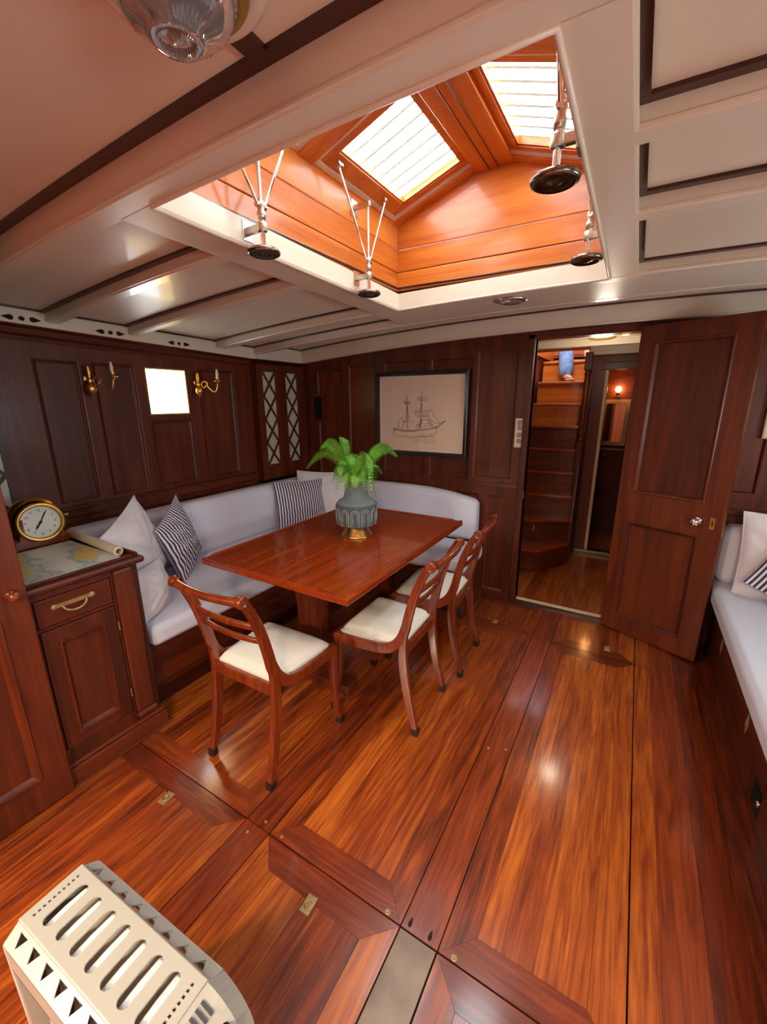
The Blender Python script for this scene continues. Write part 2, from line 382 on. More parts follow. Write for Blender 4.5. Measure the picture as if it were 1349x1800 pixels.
# ------------------------------------------------------------------ left wall
wl = struct('wall_left')
WH = (1.60, 1.885, 1.42, 1.712)
ph = [(1.02, 1.235, .945, 1.725), (1.30, 1.54, .945, 1.725), (1.60, 1.90, .945, 1.385), (1.98, 2.29, .945, 1.725)]
f = MB(); frame_holes(f, (.5, 2.46), (0, 1.90), ph+[WH], 0, .022, mL); ob('frame', f, 'mahZ', wl, bevel=.0015)
panels(wl, ph, mL, 0, .022, 'mahZ', 'mahZ', mw=.022)
f = MB(); frame_holes(f, (-2.3, 3.1), (-.05, 2.3), [WH], -.12, -.02, mL, back=True); ob('hull_lining', f, 'dark', wl)
# cornice under the deckhead, following the sheer
def zc(y): return 1.875 - .034*(min(max(y, .5), 2.46)-.9)
mb = MB()
for k in range(8):
    y0, y1 = .5+k*.245, .5+(k+1)*.245
    prof = [(.0, -.075), (.02, -.075), (.03, -.05), (.05, -.04), (.06, -.015), (.095, -.008), (.1, 0), (.0, 0)]
    vs = [(LW+u, y0, zc(y0)+v) for u, v in prof]+[(LW+u, y1, zc(y1)+v) for u, v in prof]; n = len(prof)
    mb.add(vs, [(i, (i+1) % n, n+(i+1) % n, n+i) for i in range(n)])
ob('cornice', mb, 'mahY', wl)
mb = MB(); mb.box(LW, LW+.036, .9, 2.46, .868, .925); mb.box(LW, LW+.05, .9, 2.46, .918, .930); ob('dado_rail', mb, 'mahY', wl, bevel=.003)
mb = MB(); mb.box(LW, -2.60, .92, 2.46, .80, .838); ob('capping_rail', mb, 'mahY', wl, bevel=.004)
# pierced frieze (2D curve with real holes)
def pierced(name, bays, parent):
    cu = bpy.data.curves.new(name, 'CURVE'); cu.dimensions = '2D'; cu.fill_mode = 'BOTH'; cu.extrude = .006
    def poly(pts):
        s = cu.splines.new('POLY'); s.points.add(len(pts)-1); s.use_cyclic_u = True
        for q, (a, b) in zip(s.points, pts): q.co = (a, b, 0, 1)
    y0, y1 = .46, 2.46
    poly([(y0, zc(y0)-.002)] + [(y1, zc(y1)-.002)] + [(y1, zd(-2.61, y1-.05)), (.75, zd(-2.61, 1.)+.006), (y0, zd(-2.61, 1.)+.01)])
    for yc in bays:
        z0 = zc(yc)+.022
        for sgn in (-1, 1):
            poly([(yc+sgn*(.030+.052*t), z0 + h) for t, h in [(0, .0), (.08, .009), (.3, .013), (.6, .008), (1, 0), (.6, -.008), (.3, -.013), (.08, -.009)]])
        poly([(yc+.014*cos(k*pi/4), z0+.011*sin(k*pi/4)) for k in range(8)])
    o = bpy.data.objects.new(name, cu); dg = bpy.context.evaluated_depsgraph_get
    C.objects.link(o); me = bpy.data.meshes.new_from_object(o.evaluated_get(dg())); C.objects.unlink(o); bpy.data.objects.remove(o)
    for v in me.vertices: a, b, c = v.co; v.co = (-2.62+c, a, b)
    me.materials.clear(); me.materials.append(M['white'])
    q = bpy.data.objects.new(name, me); C.objects.link(q); q.parent = parent; return q
pierced('pierced_frieze', [.985, 1.39, 1.81], wl)
mb = MB(); mb.prism([(.46, zc(.46)+.002), (2.46, zc(2.46)+.002), (2.46, 1.93), (.46, 1.96)], -2.66, -2.635, lambda u, v, w_: (w_, u, v)); ob('frieze_backing', mb, 'dark', wl)

# window in the left wall
w1 = struct('window_1')
f = MB(); frame_holes(f, (WH[0]-.001, WH[1]+.001), (WH[2]-.001, WH[3]+.001), [(WH[0]+.008, WH[1]-.008, WH[2]+.008, WH[3]-.008)], -.12, .026, mL); ob('frame', f, 'brass', w1)
f = MB(); f.box(LW-.08, LW-.074, WH[0]-.01, WH[1]+.01, WH[2]-.01, WH[3]+.01); ob('pane', f, 'glass', w1)

# ------------------------------------------------------------------ far bulkhead (with doorway)
wf = struct('wall_far')
DX0, DX1, DZ = -.635, -.03, 1.885
fh = [(-2.14, -1.87, .60, 1.79), (-1.79, -1.42, .915, 1.80), (-1.38, -1.05, .915, 1.80), (-1.02, -.735, .94, 1.84), (-2.48, -2.2, .6, 1.76),
      (-.895, -.735, .06, .82), (-1.30, -.96, .06, .82)]
f = MB(); frame_holes(f, (LW, DX0-.035), (0, 2.0), fh, 0, .022, mF); ob('frame', f, 'mahZ', wf, bevel=.0015)
panels(wf, fh, mF, 0, .022, 'mahZ', 'mahZ', mw=.014)
fh2 = [(.12, .62, .98, 1.80), (.70, 1.22, .98, 1.80)]
f = MB(); frame_holes(f, (DX1+.035, RW+.05), (0, 2.0), fh2, 0, .022, mF); ob('frame', f, 'mahZ', wf, bevel=.0015)
panels(wf, fh2, mF, 0, .022, 'mahZ', 'mahZ', mw=.014)
f = MB(); frame_holes(f, (LW-.1, RW+.1), (-.05, 2.3), [(DX0, DX1, -.1, DZ+.03)], -.06, -.001, mF, back=True); ob('bulkhead_core', f, 'mahX', wf)
mb = MB(); mb.box(-.985, DX0-.04, FW-.034, FW-.02, .885, .912); ob('chair_rail', mb, 'mahX', wf, bevel=.003)
mb = MB(); mb.box(-.98, DX0-.04, FW-.03, FW-.021, 0, .04); ob('skirting', mb, 'mahX', wf, bevel=.003)
mb = MB(); mb.box(.0, RW, FW-.05, FW-.02, .86, .895); ob('ledge', mb, 'mahX', wf, bevel=.004)
# slanted brace in the corner + small vent grille
mb = MB(); mb.add([(-2.62, FW-.03, 1.60), (-2.60, FW-.03, 1.60), (-2.45, FW-.03, 1.80), (-2.45, FW-.03, 1.83), (-2.62, FW-.03, 1.83),
                   (-2.62, FW-.022, 1.60), (-2.60, FW-.022, 1.60), (-2.45, FW-.022, 1.80), (-2.45, FW-.022, 1.83), (-2.62, FW-.022, 1.83)],
                  [(0, 1, 2, 3, 4), (0, 5, 6, 1), (1, 6, 7, 2), (2, 7, 8, 3)]); ob('corner_bracket', mb, 'mahZ', wf)
vent = thing('vent_grille', 'small dark slatted vent on the far bulkhead beside the lattice locker', 'vent', (-2.47, FW-.022, 1.33))
mb = MB(); frame_holes(mb, (-2.535, -2.405), (1.32, 1.56), [(-2.515, -2.425, 1.34, 1.54)], .022, .034, mF); ob('frame', mb, 'mahZ', vent)
mb = MB(); mb.box(-2.52, -2.42, FW-.024, FW-.0225, 1.335, 1.545); ob('backing', mb, 'dark', vent)
for k in range(5):
    mb = MB(); x = -2.507+k*.018; mb.box(x, x+.007, FW-.034, FW-.024, 1.34, 1.54); ob('slat', mb, 'black', vent)

# ------------------------------------------------------------------ door 1
d1 = struct('door_1')
for x0, x1 in ((DX0-.04, DX0), (DX1, DX1+.04)):
    mb = MB(); mb.box(x0, x1, FW-.036, FW+.07, 0, DZ+.03); ob('jamb', mb, 'mahZ', d1, bevel=.004)
mb = MB(); mb.box(DX0-.04, DX1+.04, FW-.036, FW+.07, DZ, DZ+.045); ob('head', mb, 'mahX', d1, bevel=.004)
mb = MB(); mb.box(DX0, DX1, FW-.02, FW+.075, -.01, .012); ob('sill', mb, 'strip', d1, bevel=.003)
mb = MB(); mb.box(DX0, DX1, FW+.02, FW+.055, .012, .02); tag(ob('threshold_strip', mb, 'cream', d1, bevel=.002), 'pale metal threshold strip')
mb = MB(); mb.box(DX0-.002, DX0+.004, FW-.02, FW+.0, .82, .87); ob('strike_plate', mb, 'brass', d1)
HA = radians(-22.7); leaf_e = Matrix.Translation((-.030, 3.005, 0)) @ Matrix.Rotation(HA, 4, 'Z')
mD = lambda u, v, w_: leaf_e @ Vector((u, -w_, v))
dh = [(.085, .447, .955, 1.812), (.085, .447, .125, .757)]
lf = MB(); frame_holes(lf, (0, .553), (.012, 1.905), dh, -.004, .034, mD, back=True)
leaf = ob('leaf', lf, 'mahZ', d1, bevel=.002); leaf['label'] = 'open two-panel mahogany door leaf'
for h in dh:
    a, b, c, d = h
    p = MB(); p.add([mD(a, c, .02), mD(b, c, .02), mD(b, d, .02), mD(a, d, .02)], [(0, 1, 2, 3)]); p.add([mD(a, c, .01), mD(b, c, .01), mD(b, d, .01), mD(a, d, .01)], [(3, 2, 1, 0)])
    ob('panel', p, 'mahZ', leaf)
    r = MB(); ring(r, a-.006, b+.006, c-.006, d+.006, [(-.0, .034), (.004, .038), (.012, .036), (.022, .021)], mD)
    ring(r, a, b, c, d, [(0, -.006), (.008, -.006), (.02, .009)], mD); ob('moulding', r, 'mahZ', leaf)
mb = MB(); kx = Matrix.Translation(mD(.437, .848, .036)) @ Matrix.Rotation(HA, 4, 'Z') @ Matrix.Rotation(radians(90), 4, 'X')
mb.lathe([(.022, 0), (.024, .003), (.018, .007), (.009, .01), (.008, .025), (.014, .032), (.023, .042), (.026, .052), (.022, .062), (.012, .068), (0, .07)], (0, 0, 0), 20, kx)
tag(ob('knob', mb, 'chrome', leaf), 'round chrome door knob')
mb = MB(); frame_holes(mb, (.495, .517), (.815, .878), [(.502, .51, .83, .862)], .033, .037, mD); tag(ob('escutcheon', mb, 'brass', leaf), 'brass keyhole plate')
mb = MB(); mb.add([mD(.553, .78, .008), mD(.5545, .78, .008), mD(.5545, .92, .008), mD(.553, .92, .008), mD(.553, .78, .026), mD(.5545, .78, .026), mD(.5545, .92, .026), mD(.553, .92, .026)],
       [(0, 1, 2, 3), (4, 7, 6, 5), (1, 5, 6, 2), (0, 3, 7, 4), (0, 4, 5, 1), (3, 2, 6, 7)]); ob('lock_plate', mb, 'brass', leaf)

# ------------------------------------------------------------------ other walls (right, behind the camera)
wr = struct('wall_right')
RWH = [(-.25, .65, 1.15, 1.55), (1.45, 2.35, 1.15, 1.55)]
f = MB(); frame_holes(f, (-2.3, 3.1), (0, 2.1), RWH, 0, .02, mR); ob('frame', f, 'mahZ', wr)
f = MB(); frame_holes(f, (-2.3, 3.1), (-.05, 2.3), RWH, -.1, -.01, mR, back=True); ob('hull_lining', f, 'dark', wr)
for i, h in enumerate(RWH):
    wn = struct('window_%d' % (i+2))
    f = MB(); frame_holes(f, (h[0]-.02, h[1]+.02), (h[2]-.02, h[3]+.02), [(h[0]+.01, h[1]-.01, h[2]+.01, h[3]-.01)], .0, .03, mR); ob('frame', f, 'brass', wn)
    f = MB(); f.box(RW+.03, RW+.036, h[0], h[1], h[2], h[3]); ob('pane', f, 'glass', wn)
wb = struct('wall_back')
mb = MB(); mb.box(LW-.1, RW+.1, -2.34, -2.3, -.05, 2.3); ob('bulkhead_core', mb, 'mahZ', wb)

# ------------------------------------------------------------------ ceiling (deckhead)
ceil = struct('ceiling')
def deck_panel(x0, x1, y0, y1, name='ceiling_panel', mat='panelw', th=.02, n=14, yref=None):
    ym = yref if yref is not None else (y0+y1)/2
    def zz(x, y):
        off = .085 if (ym < .73 or ym > 2.5) else .048
        return zb(x, y)+off
    mb = MB(); vs = []
    for k in range(n+1):
        x = x0+(x1-x0)*k/n; vs += [(x, y0, zz(x, y0)), (x, y1, zz(x, y1)), (x, y0, zz(x, y0)+th), (x, y1, zz(x, y1)+th)]
    mb.add(vs, [(4*k, 4*k+1, 4*k+5, 4*k+4) for k in range(n)], True)
    mb.add(vs, [(4*k+2, 4*k+6, 4*k+7, 4*k+3) for k in range(n)]); mb.add(vs, [(4*k, 4*k+4, 4*k+6, 4*k+2) for k in range(n)]+[(4*k+1, 4*k+3, 4*k+7, 4*k+5) for k in range(n)]+[(0, 2, 3, 1), (4*n, 4*n+1, 4*n+3, 4*n+2)])
    return ob(name, mb, mat, ceil)
def beam(y0, y1, x0, x1, h, n=40, name='beam', bead=.006, mat='white', drop=0.):
    prof = [(y0, h), (y0, .012), (y0-bead*.6, .010), (y0-bead*.6, .004), (y0+.004, .004), (y0+.006, 0), (y1-.006, 0), (y1-.004, .004), (y1+bead*.6, .004), (y1+bead*.6, .010), (y1, .012), (y1, h)]
    mb = MB(); vs = []; m_ = len(prof)
    for k in range(n+1):
        x = x0+(x1-x0)*k/n
        vs += [(x, y, zb(x, (y0+y1)/2)+z-drop) for y, z in prof]
    fs = [(k*m_+i, (k+1)*m_+i, (k+1)*m_+i+1, k*m_+i+1) for k in range(n) for i in range(m_-1)]
    mb.add(vs, fs); mb.add(vs[:m_], [tuple(range(m_))]); mb.add(vs[-m_:], [tuple(range(m_))[::-1]])
    return ob(name, mb, mat, ceil)
def strip(p0, p1, wd=.018, off=.0, h=.008, n=16, yref=None, name='edge_strip'):
    """dark wood bead lying on the deckhead from p0 to p1 (xy)"""
    (x0, y0), (x1, y1) = p0, p1; d = Vector((x1-x0, y1-y0)); d.normalize(); nn = Vector((-d.y, d.x))*wd/2
    ym = yref if yref is not None else (y0+y1)/2
    offz = .085 if (ym < .73 or ym > 2.5) else .048
    mb = MB(); vs = []
    for k in range(n+1):
        x, y = x0+(x1-x0)*k/n, y0+(y1-y0)*k/n; z = zb(x, y)+offz
        vs += [(x-nn.x, y-nn.y, z+.002), (x-nn.x, y-nn.y, z-h), (x+nn.x, y+nn.y, z-h), (x+nn.x, y+nn.y, z+.002)]
    fs = [(k*4+i, k*4+i+1, (k+1)*4+i+1, (k+1)*4+i) for k in range(n) for i in range(3)]
    mb.add(vs, fs); return ob(name, mb, 'strip', ceil)
SX0, SX1, SY0, SY1 = -1.150, -.172, .772, 2.085       # skylight opening
CL, CR = -1.30, -.072                                  # outer faces of the carlins
bays = [(.77, 1.085, .77), (1.145, 1.49, 1.2), (1.55, 2.09, 1.6), (2.17, 2.44, 2.2), (2.50, 2.97, 2.9)]
for y0, y1, yr in bays:
    if y0 < 2.3:
        yr_ = (y0+y1)/2
        if y0 < 2.1:
            deck_panel(-2.70, CL+.02, y0-.05, y1+.05, yref=yr_); deck_panel(CR-.02, RW, y0-.05, y1+.05, yref=yr_)
            for a, b, sgn in ((-2.61, CL, 0), (CR, RW, 1)):
                strip((a, y1-.012), (b, y1-.012), .024, yref=yr_)
                if sgn: strip((a+.009, y0+.03), (a+.009, y1), .018, yref=yr_, n=2)
                else: strip((a+.012, y0+.0), (a+.012, y1), .016, yref=yr_, n=2)
        else:
            deck_panel(-2.70, CL+.02, y0-.05, y1+.05, yref=yr_); deck_panel(-1.4, RW, y0-.05, y1+.05, yref=yr_)
            strip((-2.61, y1-.012), (CL, y1-.012), .022, yref=yr_); strip((-2.6, y0), (-2.6, y1), .016, yref=yr_, n=2)
    else:
        deck_panel(-2.70, RW, y0-.05, y1+.1, yref=2.9); strip((-2.63, y1-.012), (RW, y1-.012), .02, yref=2.9, n=40); strip((-2.6, y0), (-2.6, y1), .016, yref=2.9, n=2)
beam(.700, .772, -2.66, RW, .09); beam(1.085, 1.145, -2.66, CL+.02, .055, 20); beam(1.085, 1.145, CR-.02, RW, .055, 20)
beam(1.49, 1.55, -2.66, CL+.02, .055, 20); beam(1.49, 1.55, CR-.02, RW, .055, 20)
beam(2.09, 2.17, -2.66, RW, .055); beam(2.44, 2.50, -2.66, RW, .09); beam(2.97, 3.02, -2.64, RW, .10, drop=.022)
mb = MB(); n = 24                                      # level plate between the two far beams, carrying the small dome light
vs = []
for k in range(n+1):
    x = CL+(RW-CL)*k/n; vs += [(x, 2.13, zb(x, 2.13)+.001), (x, 2.47, zb(x, 2.47)+.001)]
mb.add(vs, [(2*k, 2*k+1, 2*k+3, 2*k+2) for k in range(n)]); ob('beam_soffit', mb, 'white', ceil)
# carlins (fore and aft) with bead
def carlin(xa, xb):
    mb = MB(); vs = []; n = 12; prof = [(xa, .055), (xa, .010), (xa-.004, .008), (xa-.004, .002), (xa+.004, 0), (xb-.004, 0), (xb+.004, .002), (xb+.004, .008), (xb, .010), (xb, .055)]
    m_ = len(prof)
    for k in range(n+1):
        y = .765+(2.10-.765)*k/n; vs += [(x, y, zb(x, y)+z) for x, z in prof]
    mb.add(vs, [(k*m_+i, k*m_+i+1, (k+1)*m_+i+1, (k+1)*m_+i) for k in range(n) for i in range(m_-1)]); ob('carlin', mb, 'white', ceil)
carlin(CL, SX0); carlin(SX1, CR)
# near deckhead, with the aft skylight opening behind the camera
AX0, AX1, AY0, AY1 = -1.1, -.1, -1.9, -.5
for q in ((-2.7, AX0, -2.3, .72), (AX1, RW, -2.3, .72), (AX0, AX1, -2.3, AY0), (AX0, AX1, AY1, .72)): deck_panel(*q, yref=0, n=16)
strip((-2.61, .685), (RW, .685), .03, yref=0, n=40)
mb = MB(); mb.box(-.672, -.632, .628, .675, zd(-.6, .6)-.012, zd(-.6, .6)+.003); ob('strip_block', mb, 'strip', ceil)
mb = MB()
for x0, x1, y0, y1 in ((AX0-.02, AX0, AY0, AY1), (AX1, AX1+.02, AY0, AY1), (AX0-.02, AX1+.02, AY0-.02, AY0), (AX0-.02, AX1+.02, AY1, AY1+.02)): mb.box(x0, x1, y0, y1, 2.02, 2.42)
ob('aft_skylight_coaming', mb, 'white', ceil)
mb = MB(); mb.box(AX0, AX1, AY0, AY1, 2.40, 2.41); ob('aft_skylight_glass', mb, 'glass', ceil)
# sealing deck above everything (leaves the openings)
mb = MB()
frame_holes(mb, (LW-.12, RW+.12), (-2.34, 6.3), [(SX0-.02, SX1+.02, SY0-.02, SY1+.02), (AX0, AX1, AY0, AY1), (-.93, -.43, 4.32, 5.45)], 2.17, 2.20, IDM, back=True)
ob('deck', mb, 'strip', ceil)
# left frieze continues over the locker and on the near side
mb = MB(); mb.box(-2.66, -2.60, 2.46, 3.03, 1.822, 2.05); mb.box(-2.66, -2.60, -.6, .46, 1.88, 2.08); ob('frieze', mb, 'white', ceil)

for x_, y_ in FILL_LIGHTS:
    mb = MB(); z_ = zd(x_, y_); mb.lathe([(.15, .01), (.15, -.03), (.13, -.045), (.125, -.03), (0, -.03)], (x_, y_, z_), 28); ob('added_lamp_housing', mb, 'brass', ceil)  # unseen housings made up for the added fill lights
# ------------------------------------------------------------------ skylight
sky = struct('skylight')
EZ, RZ, XR = 2.352, 2.50, -.675
zlo = lambda x, y: zb(x, y)
# white coaming lining
mb = MB()
wz = .075
def qd(mb, pts): mb.add(pts, [(0, 1, 2, 3)])
t = .005
for (xa, xb, ya, yb) in ((SX0-t, SX0+.003, SY0-t, SY1+t), (SX1-.003, SX1+t, SY0-t, SY1+t), (SX0-t, SX1+t, SY0-t, SY0), (SX0-t, SX1+t, SY1, SY1+t)):
    c = ((xa+xb)/2, (ya+yb)/2); 
    vs = [(x, y, zb(min(max(x, SX0), SX1), y)-.001) for y in (ya, yb) for x in (xa, xb)]; vs += [(x, y, zb(min(max(x, SX0), SX1), y)+wz) for x, y, z in vs]
    mb.add(vs, [(0, 2, 3, 1), (4, 5, 7, 6), (0, 1, 5, 4), (2, 6, 7, 3), (0, 4, 6, 2), (1, 3, 7, 5)])
ob('coaming', mb, 'white', sky)
mb = MB()
pts_ = []
cr_ = [(SX0-.004, SY0-.004), (SX1+.004, SY0-.004), (SX1+.004, SY1+.004), (SX0-.004, SY1+.004), (SX0-.004, SY0-.004)]
for k in range(4):
    for q in range(6):
        xa = cr_[k][0]+(cr_[k+1][0]-cr_[k][0])*q/6; ya = cr_[k][1]+(cr_[k+1][1]-cr_[k][1])*q/6; pts_.append((xa, ya, zb(xa, ya)-.002))
pts_.append(pts_[0]); mb.tube(pts_, .006, 8, cap=False, up=(0, 0, 1))
ob('bead', mb, 'white', sky)
# boards of the sides in the daylight-lightened wood, three strakes each, slightly set back; gables follow the roof slope
def zroof(x): return EZ + (RZ-EZ)*(1-abs(x-XR)/(XR-SX0)) if x < XR else EZ + (RZ-EZ)*(1-abs(x-XR)/(SX1-XR))
lv = [2.050, 2.135, 2.236, 2.36]
for side, x0, x1 in ((0, SX0-.03, SX0-.006), (1, SX1+.006, SX1+.03)):
    for k in range(3):
        mb = MB(); mb.box(x0, x1, SY0-.02, SY1+.03, lv[k]+(.0 if k == 0 else .003), lv[k+1]); ob('side_board', mb, 'skyY', sky, bevel=.003)
    mb = MB(); xx = x1 if side == 0 else x0; mb.box(xx-.006, xx+.006, SY0, SY1, 2.058, 2.068); ob('quadrant', mb, 'strip', sky, bevel=.002)
for side, y0, y1 in ((0, SY0-.03, SY0-.006), (1, SY1+.006, SY1+.03)):
    for k in range(3):
        mb = MB()
        if k < 2: mb.box(SX0-.02, SX1+.02, y0, y1, lv[k]+(0 if k == 0 else .003), lv[k+1])
        else: mb.prism([(SX0-.02, lv[2]+.003), (SX1+.02, lv[2]+.003), (SX1+.02, EZ+.01), (XR, RZ+.02), (SX0-.02, EZ+.01)], y0, y1, lambda u, v, w_: (u, w_, v))
        ob('end_board', mb, 'skyX', sky, bevel=.003)
mb = MB(); mb.box(SX0, SX1, SY1-.002, SY1+.010, 2.058, 2.066); ob('quadrant', mb, 'strip', sky, bevel=.002)
# ridge and roof: each slope has a rim, a middle bar and two hinged lights
def slope_pt(side, s, y, n_):
    """s: distance down the slope from the ridge 0..1, n_: normal offset"""
    xe = SX0-.02 if side == 0 else SX1+.02
    x = XR+(xe-XR)*s; z = RZ+.02+(EZ-.004-RZ-.02)*s
    nx = (EZ-RZ)/(xe-XR); l = sqrt(1+nx*nx)
    return (x - n_*nx/l*1.0, y, z + n_/l)
def slab(mb, side, s0, s1, y0, y1, n0, n1):
    vs = [slope_pt(side, s, y, n_) for n_ in (n0, n1) for y in (y0, y1) for s in (s0, s1)]
    mb.add(vs, [(0, 2, 3, 1), (4, 5, 7, 6), (0, 1, 5, 4), (2, 6, 7, 3), (0, 4, 6, 2), (1, 3, 7, 5)])
mb = MB()
mb.prism([(XR-.085, RZ-.018), (XR, RZ-.022), (XR+.085, RZ-.018), (XR+.085, RZ+.05), (XR, RZ+.08), (XR-.085, RZ+.05)], SY0-.03, SY1+.03, lambda u, v, w_: (u, w_, v)); ob('ridge_beam', mb, 'skyY', sky, bevel=.003)
for dx in (-.02, .02):
    mb = MB(); mb.tube([(XR+dx, SY0, RZ-.021), (XR+dx, SY1, RZ-.021)], .003, 6); ob('ridge_bead', mb, 'strip', sky)
for side in (0, 1):
    for (y0, y1) in ((SY0-.03, SY0+.03), (1.355, 1.435), (SY1-.035, SY1+.03)):
        mb = MB(); slab(mb, side, .1, 1.02, y0, y1, -.008, .03); ob('rafter', mb, 'skyX', sky, bevel=.003)
    mb = MB(); slab(mb, side, .96, 1.05, SY0-.03, SY1+.03, -.004, .02); ob('eave_rail', mb, 'skyY', sky, bevel=.003)
    for (y0, y1) in ((SY0+.03, 1.355), (1.435, SY1-.035)):
        # metal channel round each light
        mb = MB()
        for (a, b, c, d) in ((.13, .97, y0, y0+.016), (.13, .97, y1-.016, y1), (.13, .16, y0, y1), (.93, .975, y0, y1)): slab(mb, side, a, b, c, d, .0, .03)
        ob('metal_channel', mb, 'switch', sky, bevel=.002)
        mb = MB(); b_ = .036
        for (a, b, c, d) in ((.16, .93, y0+.02, y0+.02+b_), (.16, .93, y1-.02-b_, y1-.02), (.16, .22, y0+.02+b_, y1-.02-b_), (.80, .93, y0+.02+b_, y1-.02-b_)): slab(mb, side, a, b, c, d, .006, .042)
        sash = ob('sash', mb, 'skyX', sky, bevel=.003)
        mb = MB()
        for (a, b, c, d) in ((.22, .80, y0+.02+b_, y0+.028+b_), (.22, .80, y1-.028-b_, y1-.02-b_), (.22, .235, y0+.02+b_, y1-.02-b_), (.785, .80, y0+.02+b_, y1-.02-b_)): slab(mb, side, a, b, c, d, .012, .04)
        ob('glazing_bead', mb, 'skyX', sash)
        mb = MB(); slab(mb, side, .22, .80, y0+.02+b_, y1-.02-b_, .028, .034); ob('pane', mb, 'glass', sash)
        for k in range(7):     # guard rods over the glass
            mb = MB(); yy = y0+.10+k*(y1-y0-.2)/6; mb.tube([slope_pt(side, .18, yy, .055), slope_pt(side, .84, yy, .055)], .006, 6); ob('guard_rod', mb, 'nickel', sash)

# skylight openers: handwheel, spindle, bracket, knuckle, struts
def opener(label, x, y, side, z=1.955):
    o = thing('skylight_opener', label, 'opener', (x, y, z), 0, 'screw openers under the skylight')
    wx = SX0 if side == 0 else SX1; sg = -1 if side == 0 else 1
    mb = MB(); mb.lathe([(0, -.008), (.008, -.009), (.014, -.005), (.034, -.004), (.042, -.008), (.050, -.004), (.052, .002), (.048, .008), (.040, .009), (.030, .004), (.012, .006), (.010, .014), (0, .014)], (x, y, z), 32); ob('handwheel', mb, 'darkmetal', o)
    mb = MB(); mb.tube([(x, y, z+.01), (x, y, z+.10)], .008, 12); ob('spindle', mb, 'chrome', o)
    mb = MB(); mb.lathe([(.013, z+.058), (.016, z+.06), (.016, z+.082), (.013, z+.084)], (x, y, 0), 16)
    a, b = sorted((x, wx)); mb.box(a, b, y-.009, y+.009, z+.060, z+.080); a, b = sorted((wx, wx-sg*.006)); mb.box(a, b, y-.022, y+.022, z+.040, z+.098); ob('bracket', mb, 'nickel', o, bevel=.002)
    mb = MB(); mb.lathe([(0, z+.09), (.012, z+.092), (.014, z+.105), (.010, z+.118), (.014, z+.128), (.012, z+.14), (0, z+.142)], (x, y, 0), 14)
    mb.tube([(x, y-.02, z+.128), (x, y+.02, z+.128)], .008, 10); ob('knuckle', mb, 'nickel', o)
    hs = .86; zt = .0
    for dy in (-.17, .17):
        q = slope_pt(side, hs, y+dy, .0); mb = MB(); mb.tube([(x, y+(.014 if dy > 0 else -.014), z+.128), (q[0], q[1], q[2]-.012), (q[0], q[1], q[2])], .005, 10); ob('strut', mb, 'chrome', o)
        mb = MB(); mb.lathe([(.006, -.006), (.012, -.004), (.012, .004), (.006, .006)], q, 12, Matrix.Rotation(radians(90), 4, 'X')); mb.box(q[0]-.010, q[0]+.010, q[1]-.015, q[1]+.015, q[2]-.002, q[2]+.008); ob('hinge_eye', mb, 'nickel', o)
    # threaded rod on the upper bracket
    zt2 = 2.30; mb = MB(); n = 28
    prof = []
    for k in range(n*2): prof.append((.0045 if k % 2 else .0062, z+.14+(zt2-z-.14)*k/(n*2-1)))
    mb.lathe(prof, (x-sg*-.0, y, 0), 10); ob('threaded_rod', mb, 'nickel', o)
    mb = MB(); a, b = sorted((x-sg*.012, wx+sg*.006)); mb.box(a, b, y-.008, y+.008, 2.285, 2.305); a, b = sorted((wx+sg*.006, wx-sg*.002)); mb.box(a, b, y-.024, y+.024, 2.265, 2.325); ob('upper_bracket', mb, 'nickel', o, bevel=.003)
    return o
opener('skylight handwheel opener on the left coaming, nearer the lamp', -1.082, 1.085, 0)
opener('skylight handwheel opener on the left coaming, by the far left corner', -1.082, 1.70, 0)
opener('skylight handwheel opener on the right coaming, the largest and nearest wheel', -.217, 1.09, 1)
opener('skylight handwheel opener on the right coaming, by the far right corner', -.215, 1.70, 1)

# ------------------------------------------------------------------ ceiling lamps
def dome_lamp(label, x, y, z, r, pad=True):
    o = thing('ceiling_lamp', label, 'lamp', (x, y, z))
    mb = MB(); mb.lathe([(r*1.55, 0), (r*1.55, -.012), (r*1.45, -.02), (r*1.12, -.022), (r*1.10, -.005)], (x, y, z), 40); ob('base_plate', mb, 'white', o)
    mb = MB(); mb.lathe([(r*1.18, -.018), (r*1.20, -.030), (r*1.12, -.036), (r*1.03, -.030), (r*1.0, -.018)], (x, y, z), 40); ob('rim', mb, 'brass', o)
    mb = MB(); prof = [(r*1.0, -.028), (r*.98, -.045), (r*.88, -.068), (r*.68, -.088), (r*.46, -.098), (r*.44, -.106), (r*.30, -.110), (r*.26, -.100), (r*.12, -.100), (r*.08, -.108), (0, -.108)]
    k = r/.098; prof = [(a, -.018+(b+.018)*k) for a, b in prof]
    mb.lathe(prof, (x, y, z), 96, wob=lambda j, zz: 1+.022*(1 if j % 2 else -1)); mb.lathe([(a*.93, b+.004) for a, b in prof][::-1], (x, y, z), 48)
    ob('glass_bowl', mb, 'lampglass', o)
    mb = MB(); mb.lathe([(r*.95, -.019), (0, -.019)], (x, y, z), 32); ob('reflector', mb, 'darkmetal', o)
    mb = MB(); mb.lathe([(.011*k, -.02), (.011*k, -.04), (.016*k, -.05), (.015*k, -.062), (0, -.068)], (x, y, z), 14); ob('bulb', mb, 'candle', o)
    return o
dome_lamp('large round lamp with ribbed glass bowl and brass rim near top left', -.640, .498, zd(-.6, .5), .088)
sl = thing('ceiling_lamp', 'small shallow round lamp under the beam beyond the skylight', 'lamp', (-.60, 2.24, zb(-.6, 2.24)))
mb = MB(); z0 = zb(-.6, 2.24); mb.lathe([(.072, 0), (.072, -.006), (.055, -.010)], (-.60, 2.24, z0), 28); ob('rim', mb, 'nickel', sl)
